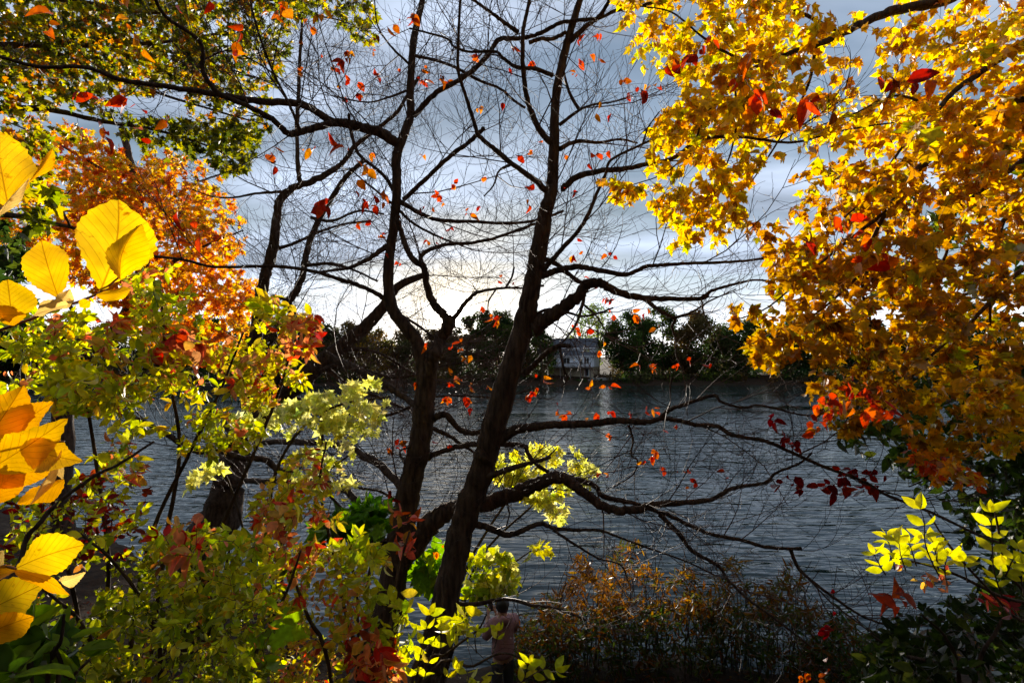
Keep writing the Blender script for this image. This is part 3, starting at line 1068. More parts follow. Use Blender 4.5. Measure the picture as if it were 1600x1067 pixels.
    B([(650, 755), (630, 720), (625, 705), (640, 698)], 5.4, 5.4, 4, 3)
    B([(655, 637), (631, 620), (600, 600), (565, 580), (525, 562), (505, 552)], d, 6.4, 10, 12)
    for i, (p, r) in enumerate(T.limbs):
        low = p[:, 2].mean() < 5.2
        T.sprout(p, r, 0.21, 1.25, 3, flat=0.5, up=0.02 if not low else 0.0, f0=0.03, dz=0.9)
    # thicket of fine hanging twigs around the fork and left of it
    spots = [(637, 30, 4, 3.4), (645, 28, 3, 3.4), (432, 225, 3, 3.0), (470, 232, 2, 3.0), (515, 222, 3, 3.0), (568, 252, 3, 2.7), (575, 265, 3, 2.7), (490, 325, 3, 3.2), (508, 323, 4, 3.0), (570, 317, 3, 3.6), (588, 318, 2, 3.6), (600, 320, 2, 3.8), (445, 15, 3, 3.0), (490, 25, 4, 3.2), (492, 45, 4, 3.2), (468, 65, 2), (535, 97, 4, 4), (543, 92, 4, 4), (528, 108, 2), (503, 90, 1), (466, 110, 2), (545, 125, 2), (560, 128, 2), (580, 78, 3), (590, 118, 3), (625, 108, 2), (655, 125, 4), (665, 128, 4), (690, 125, 4), (700, 128, 3), (665, 100, 2), (745, 88, 4), (738, 90, 3), (530, 135, 2), (560, 148, 2), (540, 155, 2), (430, 262, 1), (660, 245, 2), (580, 240, 2), (685, 303, 3), (688, 312, 3), (657, 325, 2), (675, 327, 2), (710, 287, 2), (755, 285, 1), (727, 330, 2), (735, 335, 2), (748, 322, 2), (705, 355, 3), (600, 365, 3), (595, 372, 2), (667, 376, 2), (682, 378, 1), (690, 370, 1), (603, 395, 2), (580, 345, 2), (558, 350, 2), (570, 320, 2), (620, 410, 1),
             (420, 20, 3, 3.0), (250, 8, 2, 2.8), (200, 5, 2, 2.6), (92, 20, 3, 2.4), (120, 140, 4, 2.6), (150, 152, 3, 2.6), (195, 152, 3, 2.6), (205, 158, 2, 2.6), (160, 215, 3, 2.5), (265, 183, 2, 2.8), (232, 92, 2, 2.8), (368, 70, 3, 3), (372, 80, 2, 3), (205, 195, 2, 3), (315, 380, 2, 2.6), (232, 210, 1, 3), (388, 116, 1),
             (717, 545, 3), (725, 560, 3), (705, 545, 2), (708, 582, 3), (715, 592, 3), (703, 600, 3), (698, 620, 4), (735, 605, 2), (763, 603, 2), (733, 637, 3), (700, 622, 3), (730, 625, 3), (648, 597, 3), (663, 540, 2), (734, 555, 1), (720, 527, 1), (768, 493, 3), (780, 497, 3), (775, 505, 2), (783, 430, 1), (778, 440, 1), (804, 442, 1), (756, 480, 1), (617, 695, 4), (625, 692, 2), (632, 697, 1), (605, 700, 1), (677, 690, 1), (703, 697, 1), (590, 787, 2), (612, 776, 3), (685, 865, 3), (700, 860, 2)]
    red_leaves(T, spots, 5.3, 0.075)
    T.finish()


def tree_c():
    base = ground_pt(300, 9.0)
    T = Plant('shore_tree', 'thick dark trunk with three bare stems at the water edge behind the left bush', 'tree', base)
    d = 9.0
    B = T.limb
    main = [(318, 860), (345, 810), (362, 740), (380, 675), (420, 635), (465, 597), (510, 560), (535, 540), (572, 510), (597, 482), (618, 451), (645, 436), (670, 428)]
    ws = [74, 66, 60, 44, 38, 34, 32, 26, 22, 20, 17, 13, 11, 8]
    pts = np.vstack([base[None] - [[0, 0, 0.3]], PP(main, np.full(len(main), d))])
    path = catmull(pts, 6)
    rad = np.interp(np.linspace(0, 1, len(path)), np.linspace(0, 1, len(ws)), ws) / 2 / FPX * d
    v, q = tubes((path + rng.standard_normal(path.shape) * rad[:, None] * 0.05)[None], rad[None], 14)
    link('trunk', mesh_np('trunk', v - base, q, M['bark']), T.root)
    T.add_nodes(path[24:], rad[24:])
    T.limbs.append((path[40:], rad[40:]))
    B([(385, 670), (392, 620), (398, 560), (405, 478), (412, 441), (422, 407), (431, 360), (435, 320), (452, 297), (489, 283), (522, 265), (540, 250), (557, 226), (614, 182), (635, 152), (655, 120)], d, d, 24, 5, name='stem', sides=12)
    B([(410, 640), (432, 590), (455, 540), (457, 495), (449, 475), (456, 465), (472, 434), (479, 394), (496, 348), (526, 297), (545, 272), (570, 250)], d, 8.6, 18, 7, name='stem', sides=12)
    B([(450, 470), (440, 466), (428, 462), (420, 470)], d, d, 6, 4)
    B([(470, 290), (466, 263), (464, 202), (467, 135), (469, 84), (472, 34), (472, -20)], d, d, 8, 4)
    B([(449, 300), (405, 302), (364, 309), (331, 307), (300, 296)], d, 8.4, 5, 2)
    B([(430, 390), (460, 380), (500, 362), (540, 350), (580, 345)], d, 9.4, 6, 3)
    B([(480, 415), (520, 412), (560, 425), (590, 440)], 8.7, 9, 6, 3)
    B([(485, 340), (520, 345), (560, 330), (600, 335)], 8.7, 9, 5, 3)
    B([(500, 565), (540, 600), (590, 620), (640, 640), (680, 640)], d, 8.5, 10, 3)
    B([(520, 552), (560, 545), (600, 555), (640, 580), (690, 600), (740, 590)], d, 8.2, 8, 2)
    B([(480, 585), (540, 570), (620, 590), (700, 570), (790, 560)], d, 8, 8, 2)
    B([(600, 480), (640, 500), (700, 540), (760, 560), (800, 600)], d, 8, 6, 2)
    B([(440, 615), (520, 640), (600, 650), (680, 620), (780, 620), (840, 605)], d, 7.6, 8, 2)
    for i, (p, r) in enumerate(T.limbs):
        low = i >= 10
        T.sprout(p, r, 0.27 if not low else 0.20, 1.9 if not low else 1.3, 3, flat=0.55, up=0.03, f0=0.12, dz=0.8, rmul=0.5)
    T.finish()


tree_a()
tree_b()
tree_c()

# ------------------------------------------------------------------ leafy trees at the sides
YELLOW = [((0.82, 0.52, 0.025), 5), ((0.86, 0.62, 0.05), 4), ((0.72, 0.36, 0.015), 3), ((0.60, 0.56, 0.04), 2), ((0.66, 0.24, 0.012), 1)]
SHADED_AMBER = [((0.66, 0.32, 0.012), 5), ((0.74, 0.43, 0.02), 4), ((0.48, 0.20, 0.010), 3), ((0.44, 0.37, 0.03), 2), ((0.34, 0.15, 0.012), 1.5)]  # orange-brown leaf tones, darkened to put the lower crown's shade into the colour
OLIVE = [((0.21, 0.22, 0.022), 5), ((0.42, 0.37, 0.035), 4), ((0.09, 0.11, 0.016), 5), ((0.62, 0.40, 0.04), 2.5), ((0.50, 0.18, 0.03), 2)]
ORANGE = [((0.84, 0.36, 0.03), 5), ((0.86, 0.50, 0.05), 4), ((0.80, 0.24, 0.05), 3), ((0.55, 0.42, 0.04), 2), ((0.62, 0.12, 0.04), 1)]
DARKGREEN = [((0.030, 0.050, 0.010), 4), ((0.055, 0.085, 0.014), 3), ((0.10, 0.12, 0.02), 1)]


def yellow_maple():
    base = np.array([6.4, 4.6, float(gz(6.4, 4.6)) - 0.1])
    T = Plant('yellow_maple', 'maple with dense golden yellow leaves reaching in from the right', 'tree', base)
    trunk = np.array([base, [6.4, 4.6, 4.0], [6.5, 4.65, 6.5], [6.4, 4.7, 9.0], [6.5, 4.8, 12.0]])
    T.limb(trunk, 0, 0, 0.24, 0.12, name='trunk', world=True, sides=14)
    B = T.limb
    B([(1890, -260), (1700, -110), (1560, -40), (1478, 0), (1397, 17), (1347, 37), (1313, 54), (1276, 71), (1235, 83), (1195, 98), (1171, 111), (1148, 125), (1131, 145), (1100, 182)], 4.7, 4.0, 22, 3)
    B([(1890, -190), (1750, -30), (1660, 30), (1600, 66), (1560, 94), (1526, 118), (1492, 142), (1465, 172), (1438, 202), (1411, 229), (1394, 253), (1360, 300), (1320, 340)], 4.7, 3.9, 17, 3)
    B([(1890, -60), (1750, 70), (1660, 130), (1600, 155), (1560, 174), (1519, 199), (1482, 226), (1448, 253), (1424, 277), (1404, 304), (1384, 331), (1364, 377), (1357, 417), (1347, 455), (1360, 505), (1347, 549), (1320, 590)], 4.7, 4.1, 20, 3)
    B([(1890, 40), (1750, 150), (1660, 210), (1600, 250), (1560, 280), (1526, 304), (1492, 331), (1478, 397), (1448, 451), (1420, 500)], 4.7, 4.6, 14, 3)
    B([(1890, 130), (1720, 210), (1600, 304), (1576, 337), (1566, 350), (1553, 401), (1546, 434), (1546, 515), (1530, 580)], 4.7, 4.4, 13, 3)
    B([(1890, 300), (1720, 380), (1600, 420), (1520, 500), (1450, 560), (1400, 620), (1360, 660)], 4.7, 4.2, 11, 2.5)
    B([(1195, 98), (1150, 90), (1100, 60), (1050, 20), (1000, 10)], 4.15, 4.0, 6, 2)
    B([(1313, 54), (1250, 20), (1180, -10), (1100, -30)], 4.3, 4.4, 7, 3)
    B([(1100, 182), (1080, 230), (1040, 270), (985, 290)], 4.0, 4.1, 4, 1.5)
    B([(1148, 125), (1150, 200), (1130, 270), (1090, 330), (1070, 380)], 4.1, 4.4, 4, 1.5)
    B([(1276, 71), (1260, 140), (1210, 230), (1170, 290)], 4.3, 4.6, 6, 2)
    B([(1465, 172), (1400, 150), (1330, 180), (1270, 200)], 4.2, 4.8, 5, 2)
    B([(1384, 331), (1320, 380), (1260, 430), (1200, 480), (1150, 500)], 4.2, 4.0, 6, 2)
    B([(1357, 417), (1300, 470), (1250, 510), (1200, 560)], 4.1, 4.2, 5, 2)
    regions = [
        ([(960, -30), (1300, -40), (1250, 60), (1200, 130), (1100, 130), (1030, 120), (980, 100), (970, 50)], 290, 3.8, 5.2, 44, YELLOW, 0.105),
        ([(1070, 140), (1200, 110), (1230, 200), (1190, 270), (1160, 330), (1195, 355), (1120, 385), (1062, 408), (1045, 355), (1000, 320), (1000, 245), (1020, 200)], 400, 3.7, 5.0, 50, YELLOW, 0.105),
        ([(930, 278), (985, 270), (1010, 300), (985, 330), (945, 305)], 22, 4.0, 4.2, 4, YELLOW, 0.095),
        ([(1200, 60), (1480, -40), (1640, -40), (1640, 120), (1500, 230), (1390, 260), (1240, 250), (1190, 130)], 520, 3.5, 5.6, 90, YELLOW + SHADED_AMBER[:1], 0.11),
        ([(1250, 250), (1390, 250), (1500, 200), (1640, 90), (1640, 330), (1530, 340), (1450, 330), (1400, 350), (1230, 350), (1225, 300)], 420, 3.6, 5.4, 70, SHADED_AMBER, 0.115),
        ([(1215, 345), (1400, 340), (1560, 330), (1640, 330), (1640, 560), (1560, 600), (1400, 580), (1290, 560), (1180, 520), (1112, 490), (1130, 470), (1205, 460), (1190, 385)], 760, 3.4, 5.0, 100, SHADED_AMBER, 0.115),
        ([(1150, 500), (1230, 520), (1235, 552), (1205, 588), (1170, 565)], 40, 3.7, 4.2, 6, SHADED_AMBER, 0.105),
        ([(1260, 560), (1400, 570), (1640, 590), (1640, 700), (1520, 720), (1440, 700), (1400, 660), (1330, 690), (1290, 675), (1265, 615)], 320, 3.4, 4.6, 46, SHADED_AMBER, 0.09),
        ([(1630, -60), (1880, -60), (1880, 600), (1630, 600)], 300, 3.6, 5.6, 60, YELLOW[:3] + SHADED_AMBER[:2], 0.13),
        ([(1400, 700), (1450, 705), (1530, 740), (1570, 770), (1490, 770), (1430, 735)], 34, 3.2, 3.6, 5, [((0.72, 0.26, 0.02), 3), ((0.70, 0.10, 0.02), 3), ((0.74, 0.40, 0.02), 2)], 0.09),
    ]
    for poly, n, d0, d1, bl, pal, sz in regions:
        tg = sample_poly(poly, n, d0, d1, blobs=bl, sig=27, dsig=0.22)
        q = T.attach(tg, sag=0.08)
        T.leaf_on_paths(q, 'maple', 3.6, sz * 0.70, pal, droop=0.55, spread=0.9, along=(0.35, 1.05), face=0.3)
        T.leaf_on_paths(q, 'broad', 2.2, sz * 0.56, pal, droop=0.6, spread=0.9, along=(0.15, 1.05), face=0.25)
    # the crown goes on above the frame
    w = np.stack([rng.uniform(0.5, 8.5, 420), rng.uniform(1.5, 8.0, 420), rng.uniform(8.6, 12.0, 420)], -1)
    _, py_, dd_ = pix(w)
    q = T.attach(w[py_ < -25], sag=0.05)
    T.leaf_on_paths(q, 'maple', 6, 0.17, YELLOW, droop=0.5, along=(0.2, 1.0))
    T.finish()


def green_canopy():
    base = np.array([-10.5, 6.6, float(gz(-10.5, 6.6)) - 0.1])
    T = Plant('green_maple', 'tall green and olive leaved tree filling the upper left corner', 'tree', base)
    trunk = np.array([base, base + [0.1, 0, 3], base + [0.3, 0.1, 6], base + [0.2, 0.3, 9], base + [0.4, 0.2, 13]])
    T.limb(trunk, 0, 0, 0.28, 0.12, name='trunk', world=True, sides=14)
    B = T.limb
    B([(-470, 120), (-250, 110), (-80, 80), (60, 70), (180, 72), (300, 60), (400, 40)], 6.7, 7.2, 22, 3)
    B([(-470, 220), (-250, 200), (-60, 175), (60, 170), (160, 190), (250, 205), (340, 235), (375, 265)], 6.7, 7.0, 18, 2)
    B([(-470, 0), (-250, -40), (-60, -30), (100, 0), (260, 20), (400, 0), (500, 10)], 6.7, 7.6, 20, 3)
    B([(60, 70), (150, 110), (260, 150), (360, 180), (415, 195)], 6.9, 6.8, 8, 2)
    B([(100, 0), (200, 60), (330, 100), (430, 130)], 7.1, 7.2, 8, 2)
    B([(400, 0), (470, 20), (540, 35), (580, 60)], 7.5, 7.6, 4, 1.5)
    B([(-470, 330), (-200, 330), (0, 335), (60, 345), (110, 355), (145, 365)], 6.7, 5.5, 16, 4)
    B([(110, 355), (98, 330), (92, 318), (110, 298)], 5.55, 5.5, 4, 2)
    regions = [
        ([(-20, -20), (300, -20), (330, 60), (300, 130), (150, 170), (-20, 190)], 1450, 6.2, 8.4, 260, OLIVE, 0.074),
        ([(280, -20), (520, -20), (470, 40), (450, 90), (430, 165), (420, 205), (300, 200), (270, 100)], 700, 6.4, 8.0, 100, OLIVE, 0.068),
        ([(140, 170), (330, 190), (425, 200), (380, 272), (362, 282), (320, 250), (240, 255), (190, 215)], 330, 6.4, 7.8, 40, OLIVE[:3], 0.075),
        ([(-260, -40), (-15, -40), (-15, 330), (-260, 330)], 330, 6.0, 8.2, 60, OLIVE, 0.11),
        ([(535, -10), (575, -10), (592, 30), (585, 70), (560, 78), (540, 50), (510, 20)], 70, 7.5, 7.9, 8, OLIVE[:4], 0.075),
        ([(440, -20), (520, -10), (510, 30), (460, 40)], 30, 7.3, 7.8, 4, OLIVE, 0.08),
        ([(0, 180), (60, 200), (140, 200), (60, 300), (-20, 280)], 110, 6.4, 7.4, 16, OLIVE, 0.085),
        ([(25, 290), (90, 285), (105, 330), (60, 360), (30, 345)], 22, 5.4, 5.7, 4, OLIVE[:2], 0.12),
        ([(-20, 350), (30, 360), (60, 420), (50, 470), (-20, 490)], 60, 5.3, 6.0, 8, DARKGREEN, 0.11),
    ]
    for poly, n, d0, d1, bl, pal, sz in regions:
        tg = sample_poly(poly, n, d0, d1, blobs=bl, sig=24, dsig=0.3)
        q = T.attach(tg, sag=0.08, rbase=0.003)
        T.leaf_on_paths(q, 'star', 5.5, sz, pal, droop=0.4, along=(0.4, 1.05), face=0.3)
    w = np.stack([rng.uniform(-12, -1.5, 420), rng.uniform(2.0, 9.0, 420), rng.uniform(9.5, 13.0, 420)], -1)
    _, py_, dd_ = pix(w)
    q = T.attach(w[py_ < -25], sag=0.05)
    T.leaf_on_paths(q, 'star', 6, 0.18, OLIVE, droop=0.4, along=(0.2, 1.0))
    T.finish()


def orange_maple():
    base = ground_pt(95, 15.0)
    base[2] = max(base[2], 0.1)
    T = Plant('orange_maple', 'bright orange maple behind the green tree on the left shore', 'tree', base)
    d = 15.0
    pts = np.vstack([base[None], PP([(100, 640), (137, 557), (185, 516), (215, 450), (225, 380), (215, 300), (190, 200)], np.full(7, d))])
    T.limb(pts, 0, 0, 0.30, 0.08, name='trunk', world=True, sides=12)
    B = T.limb
    B([(185, 516), (230, 480), (290, 460), (350, 470), (400, 485)], d, 14.6, 10, 2)
    B([(215, 450), (270, 410), (330, 380), (380, 360)], d, 14.6, 10, 2)
    B([(225, 390), (250, 330), (300, 290), (350, 270)], d, 15.2, 10, 2)
    B([(140, 555), (110, 480), (60, 420), (0, 380)], d, 14.6, 9, 2)
    B([(215, 310), (150, 260), (80, 220), (10, 190)], d, 15, 8, 2)
    B([(220, 340), (170, 320), (110, 330), (50, 320)], d, 14.5, 8, 2)
    B([(195, 510), (250, 530), (310, 545), (360, 550)], d, 14.8, 7, 2)
    regions = [
        ([(120, 250), (270, 236), (337, 250), (364, 304), (385, 348), (388, 384), (364, 417), (300, 440), (200, 440), (130, 400), (100, 320)], 1150, 13.6, 16.4, 130, ORANGE, 0.135),
        ([(200, 420), (364, 417), (405, 444), (432, 485), (398, 519), (371, 559), (304, 569), (240, 560), (190, 510)], 760, 13.8, 16.0, 80, ORANGE[:3], 0.135),
        ([(-20, 170), (120, 190), (200, 240), (200, 330), (120, 400), (-20, 380)], 760, 13.6, 16.4, 90, ORANGE[1:], 0.135),
        ([(-220, 170), (-15, 170), (-15, 420), (-220, 420)], 260, 13.8, 16.2, 40, ORANGE, 0.17),
        ([(90, 390), (200, 400), (210, 480), (150, 478), (100, 440)], 170, 14.2, 15.5, 20, ORANGE, 0.15),
    ]
    for poly, n, d0, d1, bl, pal, sz in regions:
        tg = sample_poly(poly, n, d0, d1, blobs=bl, sig=16, dsig=0.6)
        q = T.attach(tg, sag=0.05, rbase=0.006, grow=0.004)
        T.leaf_on_paths(q, 'star', 6.5, sz, pal, droop=0.3, along=(0.3, 1.1), face=0.2)
    T.finish()


def right_green_tree():
    base = np.array([11.0, 8.2, float(gz(11.0, 8.2)) - 0.1])
    T = Plant('dark_leaved_tree', 'dark green tree standing behind the yellow maple at the right edge', 'tree', base)
    trunk = np.array([base, base + [0.0, 0, 3], base + [-0.2, 0.1, 6], base + [-0.1, 0.2, 9], base + [0.1, 0.2, 12]])
    T.limb(trunk, 0, 0, 0.26, 0.10, name='trunk', world=True, sides=14)
    B = T.limb
    B([(1890, 320), (1750, 300), (1600, 310), (1500, 330), (1420, 360)], 8.2, 7.4, 16, 2)
    B([(1890, 500), (1700, 560), (1560, 600), (1450, 640), (1370, 680), (1300, 650)], 8.2, 6.6, 16, 2)
    B([(1890, 620), (1700, 700), (1580, 740), (1480, 740), (1420, 760)], 8.2, 6.2, 16, 2)
    B([(1890, 100), (1750, 120), (1620, 190), (1520, 260), (1480, 300)], 8.2, 7.6, 14, 2)
    B([(1700, 700), (1620, 800), (1560, 860), (1520, 960)], 7.3, 6.0, 10, 2)
    B([(1890, 420), (1700, 440), (1560, 450), (1440, 470), (1340, 440)], 8.2, 7.4, 14, 2)
    regions = [
        ([(1440, 250), (1640, 180), (1640, 520), (1480, 520), (1330, 470), (1400, 330)], 260, 6.6, 8.4, 40, OLIVE[:3] + DARKGREEN, 0.11),
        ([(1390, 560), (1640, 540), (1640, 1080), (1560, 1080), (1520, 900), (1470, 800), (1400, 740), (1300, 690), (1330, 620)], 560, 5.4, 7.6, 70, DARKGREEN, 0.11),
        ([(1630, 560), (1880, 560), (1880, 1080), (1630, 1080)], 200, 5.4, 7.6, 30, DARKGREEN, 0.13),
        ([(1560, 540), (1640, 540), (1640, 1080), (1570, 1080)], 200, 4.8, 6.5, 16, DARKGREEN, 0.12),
    ]
    for poly, n, d0, d1, bl, pal, sz in regions:
        tg = sample_poly(poly, n, d0, d1, blobs=bl, sig=26, dsig=0.3)
        q = T.attach(tg, sag=0.08, rbase=0.003)
        T.leaf_on_paths(q, 'broad', 5.5, sz, pal, droop=0.5, along=(0.3, 1.05), face=0.2)
    T.finish(max_parts=300)


yellow_maple()
green_canopy()
orange_maple()
right_green_tree()

# ------------------------------------------------------------------ shrubs on the bank
LIME = [((0.58, 0.58, 0.05), 6), ((0.74, 0.68, 0.08), 4), ((0.38, 0.46, 0.035), 4), ((0.78, 0.50, 0.08), 1), ((0.78, 0.26, 0.13), 0.8)]
LIME_RED = [((0.64, 0.60, 0.06), 5), ((0.78, 0.58, 0.09), 3), ((0.80, 0.34, 0.16), 2), ((0.72, 0.12, 0.08), 1.0), ((0.42, 0.46, 0.04), 2)]
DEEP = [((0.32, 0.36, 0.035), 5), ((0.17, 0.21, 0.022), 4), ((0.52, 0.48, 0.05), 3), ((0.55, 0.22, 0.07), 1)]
SALMON = [((0.76, 0.28, 0.13), 4), ((0.72, 0.14, 0.09), 3), ((0.72, 0.40, 0.10), 3), ((0.55, 0.05, 0.04), 1)]
PALE = [((0.88, 0.84, 0.26), 5), ((0.82, 0.82, 0.18), 4), ((0.90, 0.82, 0.36), 2)]
MAROON = [((0.16, 0.02, 0.02), 4), ((0.30, 0.05, 0.03), 2), ((0.45, 0.10, 0.05), 1)]


def bush(name, label, cat, base_px, stems, regions, shape='oval', sides=7, group=None, sprigs=(), sprig_d=1.82, sprig_size=0.058, **kw):
    """stems: (pixel list, d0, d1, w0, w1); they all start from the ground under base_px"""
    base = ground_pt(*base_px)
    T = Plant(name, label, cat, base, group)
    for pts, d0, d1, w0, w1 in stems:
        seg = np.r_[0, np.cumsum(np.linalg.norm(np.diff(np.array(pts, float), axis=0), axis=1))]
        dd = d0 + (d1 - d0) * seg / max(seg[-1], 1)
        w3 = np.vstack([base[None], PP(pts, dd)])
        T.limb(w3, 0, 0, w0 / 2 / FPX * d0, w1 / 2 / FPX * d1, name='stem', world=True, sides=sides, per=6)
    for reg in regions:
        poly, n, d0, d1, bl, pal, sz = reg[:7]
        o = dict(k=5.0, sig=20, dsig=0.12, droop=0.12, face=0.22, along=(0.35, 1.02), shape=shape, spread=0.9)
        if len(reg) > 7:
            o.update(reg[7])
        tg = sample_poly(poly, n, d0, d1, blobs=bl, sig=o['sig'], dsig=o['dsig'])
        q = T.attach(tg, sag=0.10, rbase=0.0013, grow=0.0012)
        T.leaf_on_paths(q, o['shape'], o['k'], sz, pal, droop=o['droop'], spread=o['spread'], along=o['along'], face=o['face'])
    for pts, n in sprigs:
        sprig(T, pts, sprig_d * rng.uniform(0.98, 1.02), sprig_d * rng.uniform(0.97, 1.0), n, sprig_size, [LIME[0], LIME[1], LIME[0]])
    T.finish(**kw)
    return T


def sprig(T, pts, d0, d1, n, size, pal, face=0.75, up=0.35):
    """a shoot with leaves in opposite pairs and one at the tip"""
    path = T.limb(pts, d0, d1, 2.6, 1.2, name='shoot', sides=5, per=5)
    p = resample(path, n + 1)
    cols = [c for c, w in pal]
    pos, ax, nr, sz, cl = [], [], [], [], []
    for i in range(1, n + 1):
        t = norm(p[i] - p[i - 1])
        view = norm(p[i] - CAM)
        side = norm(np.cross(t, view))
        todo = (1, -1) if i < n else (1, -1, 0)
        for s in todo:
            a = side * s * rng.uniform(0.6, 1.0) + t * (rng.uniform(0.35, 0.9) if s else 1.0) - view * rng.uniform(-0.4, 0.4)
            a[2] += up * 0.3
            a = norm(a)
            q = -view * face + rng.standard_normal(3) * 0.45
            q -= a * (q @ a)
            pos.append(p[i])
            ax.append(a)
            nr.append(norm(q))
            sz.append(size * rng.uniform(0.7, 1.15) * (0.8 + 0.2 * i / n))
            cl.append(np.array(cols[rng.integers(0, len(cols))]) * rng.uniform(0.85, 1.15))
    T.put_leaves('oval', np.array(pos), np.array(ax), np.array(nr), np.array(sz), np.array(cl).clip(0.004, 0.92))


